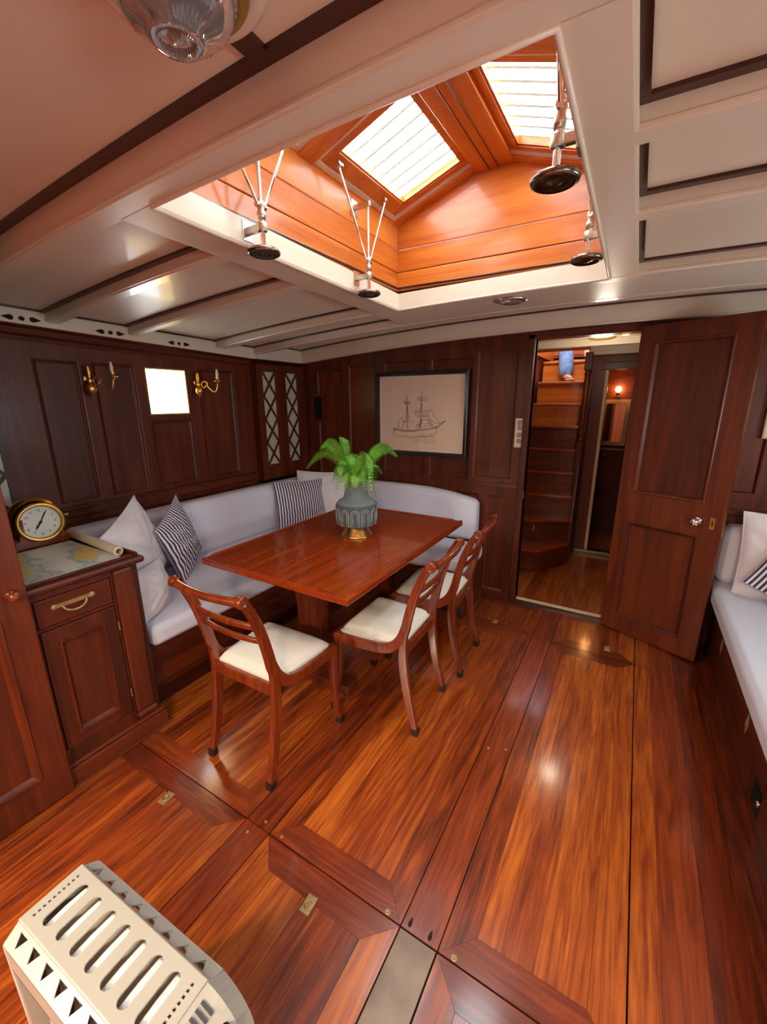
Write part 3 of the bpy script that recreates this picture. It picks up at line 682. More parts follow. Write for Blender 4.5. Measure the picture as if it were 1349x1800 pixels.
mb = MB(); mb.lathe([(.056, -.009), (.045, -.016), (.025, -.020), (0, -.021)], (-.60, 2.24, z0), 28); ob('glass_cover', mb, 'lampglass', sl)

# ------------------------------------------------------------------ lattice lockers on the left side
def lattice(parent, y0, y1, z0, z1, x, cells=4):
    """diagonal glazing bars over frosted glass"""
    mb = MB(); mb.box(x-.004, x-.002, y0, y1, z0, z1); g = ob('glass', mb, 'frost', parent)
    h = (z1-z0)/cells; wv = .0085
    for k in range(cells):
        a, b = z0+k*h, z0+(k+1)*h
        for (p, q) in (((y0, a), (y1, b)), ((y1, a), (y0, b))):
            mb = MB(); d = Vector((q[0]-p[0], q[1]-p[1])).normalized(); nn = Vector((-d.y, d.x))*wv
            mb.prism([(p[0]-nn.x, p[1]-nn.y), (q[0]-nn.x, q[1]-nn.y), (q[0]+nn.x, q[1]+nn.y), (p[0]+nn.x, p[1]+nn.y)], x-.001, x+(.007 if q[0] > p[0] else .0062), lambda u, v, w_: (w_, u, v))
            ob('lattice_bar', mb, 'mahZ', g)
def locker(label, Y, holes, z0, z1, xf=-2.62, name='lattice_locker', cells=4):
    o = thing(name, label, 'locker', (xf-.05, (Y[0]+Y[1])/2, z0))
    m_ = lambda u, v, w_: (xf+w_, u, v)
    mb = MB(); frame_holes(mb, Y, (z0, z1), holes, -.012, 0, m_); ob('door_frame', mb, 'mahZ', o, bevel=.0015)
    mb = MB(); mb.box(LW+.023, xf-.013, Y[0], Y[1], z0, z1); ob('body', mb, 'mahZ', o)
    mb = MB(); yl = (Y[0]+Y[1])/2; mb.box(xf-.001, xf+.004, yl-.003, yl+.003, z0+.01, z1-.01); ob('meeting_bead', mb, 'strip', o)
    mb = MB(); mb.prism([(0, 0), (.012, .0), (.03, .02), (.036, .03), (0, .03)], Y[0]-.02, Y[1], lambda u, v, w_: (xf+u, w_, z1-.03+v)); ob('cornice', mb, 'strip', o)
    for h in holes: lattice(o, *h, xf-.004, cells)
    return o
locker('tall dark locker with two diamond-lattice doors in the far left corner', (2.455, 3.03), [(2.515, 2.650, .985, 1.732), (2.775, 2.91, .985, 1.732)], .862, 1.82)
locker('diamond-lattice locker partly seen at the left edge behind the clock', (.28, .875), [(.33, .50, .98, 1.72), (.62, .80, .965, 1.72)], .862, 1.875, xf=-2.655)

# ------------------------------------------------------------------ wall lamps (sconces)
def sconce(label, y, z, curl=1):
    x = LW+.024
    o = thing('wall_sconce', label, 'lamp', (x, y, z), 0, 'brass candle sconces on the left wall')
    mb = MB(); mb.lathe([(0, -.075), (.004, -.07), (.006, -.062), (.014, -.055), (.026, -.040), (.030, -.025), (.026, -.008), (.014, .004), (.008, .010), (.015, .018), (.010, .028), (.007, .036), (.012, .05), (.014, .07), (.010, .085), (.012, .092), (.006, .1), (0, .106)], (x+.031, y, z), 20); ob('baluster', mb, 'brass', o)
    mb = MB(); mb.lathe([(.020, 0), (.022, .003), (.018, .008), (0, .009)], (x, y, z+.03), 20, Matrix.Rotation(radians(90), 4, 'Y')); ob('back_plate', mb, 'brass', o)
    pts = []
    for k in range(25):            # scroll then S-bend outwards
        t = k/24
        if t < .45:
            a = pi*1.0+t/.45*2*pi; rr = .010+.022*(t/.45); pts.append((.062-rr*cos(a)*1.0-.01, 0, .0+.012+rr*sin(a)))
        else:
            s_ = (t-.45)/.55; pts.append((.072+.085*s_ + .012*sin(pi*s_), 0, .012-.060*sin(pi*s_*.9)+.03*s_))
    px = pts
    d = Vector((.93, .36*curl, 0))
    mb = MB(); mb.tube([(x+.02+p_[0]*d.x, y+p_[0]*d.y, z+p_[2]) for p_ in px], .0038, 8); ob('scroll_arm', mb, 'brass', o)
    ex, ey, ez = x+.02+px[-1][0]*d.x, y+px[-1][0]*d.y, z+px[-1][2]
    mb = MB(); mb.lathe([(.003, -.004), (.008, .0), (.012, .010), (.024, .014), (.025, .017), (.012, .020), (.010, .035), (.013, .04), (.010, .042), (0, .042)], (ex, ey, ez), 20); ob('drip_pan', mb, 'brass', o)
    mb = MB(); mb.lathe([(.009, .040), (.009, .075), (.006, .079), (.006, .092), (0, .093)], (ex, ey, ez), 14); ob('candle_holder', mb, 'candle', o)
sconce('brass scroll-arm wall sconce left of the window', 1.262, 1.60, 1)
sconce('brass scroll-arm wall sconce right of the window', 1.955, 1.60, 1)

# ------------------------------------------------------------------ chart cabinet (left foreground)
cab = thing('chart_cabinet', 'mahogany cabinet with drawer and panelled door under the sea chart', 'cabinet', (-2.2, .71, 0))
XF = -1.79; mC = lambda u, v, w_: (XF+w_, u, v)
mb = MB(); mb.box(-2.68, XF-.022, .512, .915, .0, .825); ob('body', mb, 'mahZ', cab, bevel=.002)
mb = MB(); frame_holes(mb, (.512, .80), (.09, .825), [(.524, .79, .69, .803), (.524, .79, .152, .678)], -.022, 0, mC); ob('face_frame', mb, 'mahZ', cab, bevel=.0015)
mb = MB(); mb.box(XF-.024, XF+.006, .802, .885, .13, .825); mb.box(XF-.024, XF+.014, .800, .893, .10, .13)
ob('pilaster', mb, 'mahZ', cab, bevel=.012, seg=3)
mb = MB(); mb.box(XF-.022, XF+.003, .527, .787, .693, .800); dr = ob('drawer', mb, 'mahY', cab, bevel=.003)
mb = MB()
hx = XF+.004
mb.box(hx, hx+.003, .585, .715, .753, .769); mb.lathe([(.010, 0), (.012, .002), (.008, .004), (0, .005)], (hx, .585, .760), 16, Matrix.Rotation(radians(90), 4, 'Y')); mb.lathe([(.010, 0), (.012, .002), (.008, .004), (0, .005)], (hx, .715, .760), 16, Matrix.Rotation(radians(90), 4, 'Y'))
pts = []
for k in range(13):
    a = pi*k/12; pts.append((hx+.010+.008*sin(a), .650-.040*cos(a), .757-.026*sin(a)))
mb.tube([(hx, .610, .757)]+pts+[(hx, .690, .757)], .0042, 10); tag(ob('swing_handle', mb, 'oldbrass', dr), 'brass swing handle')
mb = MB(); frame_holes(mb, (.527, .787), (.155, .675), [(.580, .734, .205, .618)], -.022, .003, mC, back=True); cd = ob('door', mb, 'mahZ', cab, bevel=.002)
panels(cd, [], mC, -.022, .003, 'mahZ', 'mahZ')
mb = MB(); mb.add([mC(.580, .205, -.010), mC(.734, .205, -.010), mC(.734, .618, -.010), mC(.580, .618, -.010)], [(0, 1, 2, 3)]); ob('panel', mb, 'mahZ', cd)
mb = MB(); ring(mb, .574, .740, .199, .624, [(0, .003), (.003, .010), (.010, .010), (.014, .002), (.022, -.009)], mC); ob('moulding', mb, 'mahZ', cd)
for z in (.25, .58):
    mb = MB(); mb.tube([(XF+.006, .790, z-.02), (XF+.006, .790, z+.02)], .003, 8); ob('hinge', mb, 'oldbrass', cd)
mb = MB(); mb.box(-2.68, XF+.022, .505, .925, 0, .075); mb.box(-2.68, XF+.014, .505, .917, .075, .092); ob('plinth', mb, 'mahY', cab, bevel=.006)
mb = MB(); mb.box(XF+.0, XF+.034, .507, .94, 0, .012); ob('shoe_moulding', mb, 'mahY', cab, bevel=.004)
mb = MB(); mb.box(-2.69, XF+.020, .505, .934, .828, .858); ob('top', mb, 'mahY', cab, bevel=.012, seg=4)
mb = MB(); mb.box(XF-.02, XF-.006, .505, .90, .858, .868); mb.box(-2.69, XF-.006, .906, .920, .858, .872); ob('fiddle_rail', mb, 'mahY', cab, bevel=.003)
mb = MB(); mb.box(-2.652, -2.40, .506, .94, .858, .875); ob('shelf', mb, 'mahY', cab, bevel=.003)

# sea chart and rolled chart
mb = MB(); mb.grid(lambda u, v: (-2.27+.45*u, .530+.335*v, .8605+.0012*sin(u*7)*sin(v*5)), 12, 12)
ch = ob('sea_chart', mb, 'mount'); tag(ch, 'sea chart with yellow land and pale blue water on the cabinet top', 'chart')
mb = MB(); mb.grid(lambda u, v: (-2.255+.42*u, .545+.305*v, .8618+.0012*sin(u*7)*sin(v*5)), 12, 12); ob('print', mb, 'chart', ch)
mb = MB(); mb.tube([(-2.33, .893, .8835), (-1.842, .866, .8835)], .0195, 20, cap=False); mb.tube([(-2.33, .893, .8835), (-1.842, .866, .8835)], .015, 20, cap=False); mb.lathe([(.0195, 0), (.012, 0), (.012, .003)], (-1.842, .866, .8835), 20, Matrix.Rotation(radians(90), 4, 'Y'))
tag(ob('rolled_chart', mb, 'tube'), 'rolled-up cream chart along the end of the cabinet top', 'chart')

# ship's clock on a wooden stand
ck = thing('ship_clock', 'round brass clock with white dial on a wooden stand', 'clock', (-2.30, .77, .875))
mb = MB(); mb.prism([(.66, .859), (.875, .859), (.872, .895), (.858, .905), (.852, 1.0), (.69, 1.0), (.683, .905), (.664, .895)], -2.36, -2.29, lambda u, v, w_: (w_, u, v)); ob('stand', mb, 'chr', ck, bevel=.004)
CT = Matrix.Translation((-2.30, .772, .975)) @ Matrix.Rotation(radians(-10), 4, 'Z') @ Matrix.Rotation(radians(90), 4, 'Y')
mb = MB(); mb.lathe([(0, -.075), (.098, -.075), (.100, -.068), (.098, -.052), (.088, -.046), (.086, -.02)], (0, 0, 0), 48, Matrix.Translation((0, -.006, .005)) @ CT); ob('back_flange', mb, 'brass', ck)
mb = MB(); mb.lathe([(.084, -.05), (.084, .012), (.090, .018), (.092, .026), (.088, .034), (.078, .036), (.074, .028), (.072, .020)], (0, 0, 0), 48, CT); ob('case', mb, 'brass', ck)
mb = MB(); mb.lathe([(.075, .021), (0, .021)], (0, 0, 0), 40, CT); dial = ob('dial', mb, 'face', ck)
# numerals, upright as seen from the room: local frame (right = +Y, up = +Z)
def onface(a, b, h): return CT @ Vector((-b, a, h))
def text_mesh(txt, size, fn, name, mat, parent):
    cu = bpy.data.curves.new(name, 'FONT'); cu.body = txt; cu.size = size; cu.align_x = 'CENTER'; cu.align_y = 'CENTER'; cu.resolution_u = 3
    o = bpy.data.objects.new(name, cu); C.objects.link(o); me = bpy.data.meshes.new_from_object(o.evaluated_get(bpy.context.evaluated_depsgraph_get())); C.objects.unlink(o); bpy.data.objects.remove(o)
    for v in me.vertices: v.co = fn(v.co.x, v.co.y)
    me.materials.clear(); me.materials.append(M[mat]); q = bpy.data.objects.new(name, me); C.objects.link(q); q.parent = parent; q.matrix_parent_inverse = wm(parent).inverted(); return q
for k in range(12):
    a = (k+1)*pi/6; cx, cy = .055*sin(a), .055*cos(a)
    text_mesh(str(k+1), .017, lambda x, y: onface(cx+x, cy+y, .0216), 'numeral', 'ink', dial)
mb = MB()
for ang, ln, wd in ((radians(28), .060, .0022), (radians(215), .040, .003)):
    d = Vector((sin(ang), cos(ang))); n_ = Vector((d.y, -d.x))*wd
    P = [(-.2*ln*d.x+n_.x, -.2*ln*d.y+n_.y), (.7*ln*d.x+n_.x*1.6, .7*ln*d.y+n_.y*1.6), (ln*d.x, ln*d.y), (.7*ln*d.x-n_.x*1.6, .7*ln*d.y-n_.y*1.6), (-.2*ln*d.x-n_.x, -.2*ln*d.y-n_.y)]
    mb.add([onface(a, b, .0235) for a, b in P], [(0, 1, 2, 3, 4)])
mb.lathe([(.006, .022), (.006, .025), (0, .026)], (0, 0, 0), 14, CT); ob('hands', mb, 'ink', ck)
mb = MB(); mb.lathe([(.004, 0), (.004, .010), (.007, .012), (.007, .018), (0, .02)], (0, 0, 0), 12, Matrix.Translation((-2.288, .864, .985)) @ Matrix.Rotation(radians(-90), 4, 'X')); ob('side_knob', mb, 'brass', ck)

# tall locker with a panelled door at the left edge
tl = thing('tall_locker', 'tall mahogany locker at the left edge, panelled door with round wooden knob', 'locker', (-2.2, .1, 0))
XD = -1.74; mT = lambda u, v, w_: (XD+w_, u, v)
mb = MB(); mb.box(-2.60, XD-.03, -.25, .492, .05, 1.86); ob('body', mb, 'mahZ', tl)
mb = MB(); frame_holes(mb, (-.22, .505), (.012, 1.87), [(-.1, .415, .145, .79), (-.1, .415, .95, 1.75)], -.026, 0, mT, back=True); td = ob('door', mb, 'mahZ', tl, bevel=.003)
for c, d in ((.145, .79), (.95, 1.75)):
    mb = MB(); mb.add([mT(-.1, c, -.014), mT(.415, c, -.014), mT(.415, d, -.014), mT(-.1, d, -.014)], [(0, 1, 2, 3)]); ob('panel', mb, 'mahZ', td)
    mb = MB(); ring(mb, -.106, .421, c-.006, d+.006, [(0, 0), (.003, .007), (.011, .007), (.016, -.002), (.026, -.013)], mT); ob('moulding', mb, 'mahZ', td)
mb = MB(); mb.lathe([(.018, 0), (.020, .003), (.012, .006), (.008, .010), (.009, .018), (.018, .026), (.019, .034), (.014, .041), (0, .044)], (0, 0, 0), 20, Matrix.Translation((XD, .462, .874)) @ Matrix.Rotation(radians(90), 4, 'Y')); ob('knob', mb, 'chr', td)

# ------------------------------------------------------------------ L-shaped settee
st = thing('settee', 'fixed mahogany base of the corner settee behind the table', 'settee', (-2.2, 2.0, 0))
mb = MB(); mb.box(-2.68, -1.905, .918, 3.015, .10, .36); ob('carcass', mb, 'mahY', st)
mb = MB(); mb.box(-1.906, -1.875, .93, 2.54, .245, .362); ob('front_rail', mb, 'mahY', st, bevel=.003)
mb = MB(); mb.box(-1.94, -1.93, .93, 2.54, .0, .125); ob('toe_board', mb, 'strip', st)
for k in range(4):
    y0 = .96+k*.40; mb = MB(); mb.box(-1.906, -1.898, y0, y0+.36, .135, .235); ob('locker_panel', mb, 'mahY', st, bevel=.002)
mb = MB(); mb.box(-1.88, -.90, 2.57, 3.015, .08, .36); ob('carcass', mb, 'mahX', st)
mb = MB(); mb.box(-1.88, -.885, 2.54, 2.57, .245, .362); ob('front_rail', mb, 'mahX', st, bevel=.003)
mb = MB(); mb.box(-.90, -.885, 2.56, 3.0, .0, .362); ob('end_panel', mb, 'mahY', st, bevel=.003)
mb = MB(); mb.box(-1.9, -.92, 2.63, 2.65, 0, .10); ob('toe_board', mb, 'strip', st)
def soft(x0, x1, y0, y1, z0, z1, r=.03, n=8, puff=.01, mat='fabric'):
    """rounded upholstered block (superellipsoid-like box with crowned faces)"""
    mb = MB(); N = n*3
    cx, cy, cz = (x0+x1)/2, (y0+y1)/2, (z0+z1)/2; hx, hy, hz = (x1-x0)/2, (y1-y0)/2, (z1-z0)/2
    def P(a, b, c):   # point on cube [-1,1]^3 -> rounded box
        v = Vector((a*hx, b*hy, c*hz)); core = Vector((max(-hx+r, min(hx-r, v.x)), max(-hy+r, min(hy-r, v.y)), max(-hz+r, min(hz-r, v.z))))
        d = v-core
        if d.length > 1e-9: d = d.normalized()*r
        q = core+d; cr = (1-a*a)*(1-b*b) if abs(c) == 1 else ((1-a*a)*(1-c*c) if abs(b) == 1 else (1-b*b)*(1-c*c))
        k = puff*cr**.5
        if abs(c) == 1: q.z += k*c
        elif abs(b) == 1: q.y += k*b*.6
        else: q.x += k*a*.6
        return (cx+q.x, cy+q.y, cz+q.z)
    def ts(h):
        k = [-1+ r/h*(i/4) for i in range(4)] + [-1+r/h+(2-2*r/h)*i/8 for i in range(9)] + [1-r/h*(3-i)/4 for i in range(4)]
        return k
    def tsf(h): return lambda u: ts(h)[int(round(u*16))]
    ax, ay, az = tsf(hx), tsf(hy), tsf(hz)
    for s_ in (-1, 1):
        mb.grid(lambda u, v: P(ax(u), ay(v), s_), 16, 16); mb.grid(lambda u, v: P(ax(u), s_, az(v)), 16, 16); mb.grid(lambda u, v: P(s_, ay(u), az(v)), 16, 16)
    return mb
def cushion(name, label, cat, args, mat='fabric', group=None, **kw):
    o = ob(name, soft(*args, **kw), mat, merge=True); return tag(o, label, cat, group)
cushion('seat_cushion', 'long white seat cushion along the left wall under the window', 'cushion', (-2.615, -1.835, .945, 3.00, .363, .468), r=.032)
cushion('seat_cushion', 'white seat cushion below the ship picture beside the far chair', 'cushion', (-1.832, -.865, 2.50, 2.90, .363, .475), r=.034)
cushion('back_cushion', 'long white back cushion along the left wall', 'cushion', (-2.612, -2.46, .945, 2.99, .472, .842), r=.05)
# far back cushion, top edge dropping away at the open end
mb = soft(-2.455, -.935, 2.885, 3.006, .479, .842, r=.045)
mb.v = [(x, y, z - (max(0, x+1.45)/.5)**2*.055*max(0, (z-.6)/.24)) for x, y, z in mb.v]
tag(ob('back_cushion', mb, 'fabric', merge=True), 'white back cushion on the far bulkhead with rounded open end', 'cushion')

def pillow(name, label, loc, w_, h, t, rot, mat, seed=0, group=None, slump=0.):
    rnd = random.Random(seed); ph_ = [rnd.uniform(0, 6) for _ in range(6)]
    n = 22; mb = MB()
    def P(u, v, s):
        u = u*2-1; v = v*2-1
        k = 1-.055*(1-v*v)*abs(u)**2; l = 1-.055*(1-u*u)*abs(v)**2
        x = u*w_/2*k; y = v*h/2*l
        th = t/2*(max(0, (1-u*u)*(1-v*v)))**(.72 if mat == 'stripe' else .55)
        edge = (1-abs(u))*(1-abs(v))
        th += (.002 if mat == 'stripe' else .006)*sin(5*u+ph_[0]+3*v)*sin(4*v+ph_[1])*min(1, edge*6)*t/.15 + .004*sin(14*(abs(u)-abs(v))+ph_[2])*min(1, edge*8)
        bend = slump*(y/h)**2
        return Vector((x, y, s*th + bend))
    for s in (1, -1): mb.grid(lambda u, v: P(u, v, s), n, n)
    mb.f = mb.f[:n*n] + [f[::-1] for f in mb.f[n*n:]]
    o = ob(name, mb, mat)
    uv = o.data.uv_layers.new(name='weave'); N1 = (n+1)**2
    for lp in o.data.loops:
        q = lp.vertex_index % N1; uv.data[lp.index].uv = ((q % (n+1))/n*w_, (q//(n+1))/n*h)
    pp = MB(); ring_pts = [P(u, v, 0) for u, v in [(i/16, 0) for i in range(16)]+[(1, i/16) for i in range(16)]+[(1-i/16, 1) for i in range(16)]+[(0, 1-i/16) for i in range(17)]]
    pp.tube([(p.x, p.y, p.z) for p in ring_pts], .0028, 6, cap=False, up=(0, 0, 1)); so = ob('piping', pp, mat); so.parent = o
    o.location = loc; o.rotation_mode = 'XYZ'
    o.rotation_euler = (Matrix.Rotation(radians(rot[2]), 3, 'Z') @ Matrix.Rotation(radians(rot[0]), 3, 'X') @ Matrix.Rotation(radians(rot[1]), 3, 'Z')).to_euler()
    return tag(o, label, 'cushion', group)
R_ = radians
pillow('pillow', 'large white linen pillow leaning at the cabinet end of the settee', (-2.20, 1.130, .735), .44, .45, .17, (80, 15, 127), 'linen', 1)
pillow('pillow', 'smaller white pillow slumped low between cabinet and large white pillow', (-1.985, 1.055, .590), .30, .25, .13, (82, -4, 125), 'linen', 2)
pillow('pillow', 'navy striped pillow beside the large white pillow near the cabinet', (-2.285, 1.430, .690), .40, .42, .13, (80, 18, 125), 'stripe', 3, group='navy ticking pillows')
pillow('pillow', 'navy striped pillow in the far corner of the settee', (-2.315, 2.545, .672), .43, .40, .11, (74, -2, 64), 'stripe', 4, group='navy ticking pillows')
pillow('pillow', 'white pillow behind the striped one in the far corner', (-2.27, 2.77, .70), .44, .44, .11, (78, -3, 38), 'linen', 5)

# ------------------------------------------------------------------ table
tb = thing('dining_table', 'rectangular polished mahogany table with low fiddle edge and pedestal legs', 'table', (-1.362, 1.895, 0))
TX0, TX1, TY0, TY1, TZ = -1.818, -.906, 1.232, 2.545, .730
mb = MB(); mb.box(TX0, TX1, TY0, TY1, TZ-.030, TZ); ob('table_top', mb, 'tblY', tb, bevel=.005, seg=3)
def fid(name, pts):
    mb = MB(); mb.prism(pts, TZ-.001, TZ+.007, IDM); ob(name, mb, 'tblY', tb, bevel=.002)
e_ = .014
fid('fiddle', [(TX0+.004, TY0+.004), (TX1-.07, TY0+.004), (TX1-.095, TY0+e_), (TX0+e_, TY0+e_)])
fid('fiddle', [(TX1-.004, TY0+.07), (TX1-.004, TY1-.004), (TX1-e_, TY1-e_), (TX1-e_, TY0+.095)])
fid('fiddle', [(TX1-.06, TY1-.004), (TX0+.004, TY1-.004), (TX0+e_, TY1-e_), (TX1-.06, TY1-e_)])
fid('fiddle', [(TX0+.004, TY1-.06), (TX0+.004, TY0+.06), (TX0+e_, TY0+.06), (TX0+e_, TY1-.06)])
for y in (1.55, 2.25):
    mb = MB(); mb.prism([(-1.50, .05), (-1.24, .05), (-1.29, .30), (-1.29, .45), (-1.25, TZ-.05), (-1.49, TZ-.05), (-1.45, .45), (-1.45, .30)], y-.035, y+.035, lambda u, v, w_: (u, w_, v)); ob('pedestal', mb, 'mahZ', tb, bevel=.004)
    mb = MB(); mb.box(-1.62, -1.12, y-.045, y+.045, 0, .055); ob('foot', mb, 'mahX', tb, bevel=.008)
mb = MB(); mb.box(-1.39, -1.35, 1.58, 2.22, .22, .30); ob('stretcher', mb, 'mahY', tb, bevel=.004)
mb = MB()
for x in (-1.60, -1.16): mb.box(x-.015, x+.015, 1.35, 2.44, TZ-.07, TZ-.029)
for y in (1.36, 2.43): mb.box(-1.6, -1.16, y-.012, y+.012, TZ-.07, TZ-.029)
ob('apron', mb, 'mahY', tb)

# ------------------------------------------------------------------ vase and fern
VX, VY = -1.350, 1.955
vs_ = thing('vase', 'grey ribbed vase with arch relief on a flared gold foot', 'vase', (VX, VY, TZ))
V0 = Matrix.Translation((VX, VY, TZ))
mb = MB(); mb.lathe([(0, .001), (.090, 0), (.092, .004), (.090, .008), (.056, .058), (.054, .064), (0, .064)], (VX, VY, TZ), 32); ob('foot', mb, 'gold', vs_)
mb = MB(); mb.lathe([(0, .060), (.075, .060), (.095, .066), (.112, .082), (.118, .10), (.119, .185), (.115, .200), (.102, .214), (.082, .224), (.074, .232), (.070, .245), (.060, .330), (.058, .334), (.053, .332), (.062, .245), (.06, .2), (0, .1)], (VX, VY, TZ), 40); body = ob('body', mb, 'vase', vs_)
mb = MB(); mb.lathe([(.1188, .090), (.1197, .100), (.1205, .188), (.1165, .200)], (VX, VY, TZ), 40); ob('relief_band', mb, 'vasedark', body)
for k in range(12):
    mb = MB()
    for (aw, rr, hh) in ((.20, .0030, .170), (.11, .0022, .165)):
        pts = []
        for t in range(15):
            if t < 3: a, z = -aw, .078+(hh-.078-.02)*t/2*1.0 if t < 3 else 0
            elif t > 11: a, z = aw, .078+(hh-.078-.02)*(14-t)/2
            else: th = pi*(t-3)/8; a, z = -aw*cos(th), hh-.020+.026*sin(th)*(aw/.2)**.3
            an = k*2*pi/12+a; r_ = .1195 if z > .1 else .1195-.004*((.1-z)/.02)**2; pts.append((VX+r_*cos(an), VY+r_*sin(an), TZ+z))
        mb.tube(pts, rr, 6)
    ob('arch_relief', mb, 'vaselite', body)
mb = MB(); mb.lathe([(.057, .30), (0, .302)], (VX, VY, TZ), 24); ob('soil', mb, 'dark', vs_)
fr = thing('fern', 'bright green fern with arching fronds in the grey vase', 'plant', (VX, VY, TZ+.30))
rf = random.Random(3)
def frond(az, reach, rise, droop, nleaf, wid, mat, curl=0., twist=0., sub=7):
    """arching rachis with paired pinnae, each pinna cut into leaflets"""
    P = []; N = 24; b0 = Vector((VX+.022*cos(az), VY+.022*sin(az), TZ+.30))
    for k in range(N+1):
        t = k/N; a = az+curl*t*t
        P.append(b0 + Vector((cos(a)*reach*t, sin(a)*reach*t, rise*sin(min(t*1.25, 1)*pi/2) - droop*max(0, t-.35)**2/.42)))
    mb = MB(); mb.tube(P, [.0022*(1-.75*k/N) for k in range(N+1)], 5); o = ob('stem', mb, 'stem', fr)
    mb = MB(); st_ = .22
    for i in range(nleaf):
        t = st_+(1-st_)*i/nleaf; f_ = t*N; k = min(N-1, int(f_)); p = P[k].lerp(P[k+1], f_-k); d = (P[k+1]-P[k]).normalized()
        side = d.cross(Vector((0, 0, 1))); side = side.normalized() if side.length > .01 else Vector((1, 0, 0))
        side = Matrix.Rotation(twist, 3, d) @ side; nrm = side.cross(d).normalized()
        s_ = (i/nleaf); L_ = wid*(min(1, .45+s_*2.2))*(1-s_**1.6*.85)
        for sg in (-1, 1):
            ax = (side*sg*.86+d*.5-nrm*.12).normalized(); q = d.cross(ax).cross(ax).normalized()
            for j in range(sub):
                u = (j+.6)/sub; c = p+ax*L_*u - Vector((0, 0, 1))*L_*u*u*.18; ll = L_*.30*(1-u*.75)+.0015
                for s2 in (-1, 1):
                    dirv = (q*s2*.8+ax*.6).normalized(); m_ = c+dirv*ll*.5; wv = ax*ll*.30
                    mb.add([c, m_+wv, c+dirv*ll, m_-wv], [(0, 1, 2, 3)])
            mb.add([p, p+ax*L_*.5+q*.0008, p+ax*L_, p+ax*L_*.5-q*.0008], [(0, 1, 2, 3)])
    lf_ = ob('frond_leaf', mb, mat, fr); return o
frond(R_(192), .27, .22, .13, 26, .062, 'fern', .25, .7)
frond(R_(212), .19, .27, .05, 22, .066, 'fern', .5, .9)
frond(R_(160), .15, .27, .03, 20, .06, 'fern', -.3, .5)
frond(R_(-28), .25, .25, .24, 26, .052, 'fern', -.2, -.6)
frond(R_(14), .22, .26, .09, 26, .062, 'fern', .1, -.8)
frond(R_(40), .17, .25, .08, 22, .06, 'fernpale', .2, -.6)
frond(R_(-70), .13, .22, .08, 20, .06, 'fern', .2, -.2)
for k in range(22):
    frond(R_(k*16.4+rf.uniform(-9, 9)), rf.uniform(.07, .17), rf.uniform(.06, .18), rf.uniform(.04, .17), 16, rf.uniform(.05, .07), 'fernpale' if k % 2 else 'fern', rf.uniform(-.4, .4), rf.uniform(-1., 1.), 6)

# ------------------------------------------------------------------ chairs
def sweep_yz(mb, pts, th, x0, x1, sk=0.):
    """flat-sided curved member in the local YZ plane; sk leans x with height fraction"""
    P = [Vector((0, a, b)) for a, b in pts]; n = len(P); L_ = []; R2 = []
    for i in range(n):
        t = (P[min(i+1, n-1)]-P[max(i-1, 0)]).normalized(); q = Vector((0, -t.z, t.y)); w_ = (th[i] if hasattr(th, '__len__') else th)/2
        L_.append(P[i]+q*w_); R2.append(P[i]-q*w_)
    vs = []
    for i in range(n):
        s_ = sk(i/(n-1)) if callable(sk) else 0.
        vs += [(x0+s_, L_[i].y, L_[i].z), (x1+s_, L_[i].y, L_[i].z), (x1+s_, R2[i].y, R2[i].z), (x0+s_, R2[i].y, R2[i].z)]
    fs = [(i*4+k, i*4+(k+1) % 4, (i+1)*4+(k+1) % 4, (i+1)*4+k) for i in range(n-1) for k in range(4)]+[(3, 2, 1, 0), (4*n-4, 4*n-3, 4*n-2, 4*n-1)]
    mb.add(vs, fs)
def smooth_path(pts, n=24):
    out = []; k = len(pts)-1
    for i in range(n+1):
        t = i/n*k; j = min(int(t), k-1); u = t-j; p0, p1, p2, p3 = [Vector(pts[max(0, min(k, j+q))]) for q in (-1, 0, 1, 2)]
        v = .5*((2*p1)+(-p0+p2)*u+(2*p0-5*p1+4*p2-p3)*u*u+(-p0+3*p1-3*p2+p3)*u**3); out.append(tuple(v))
    return out
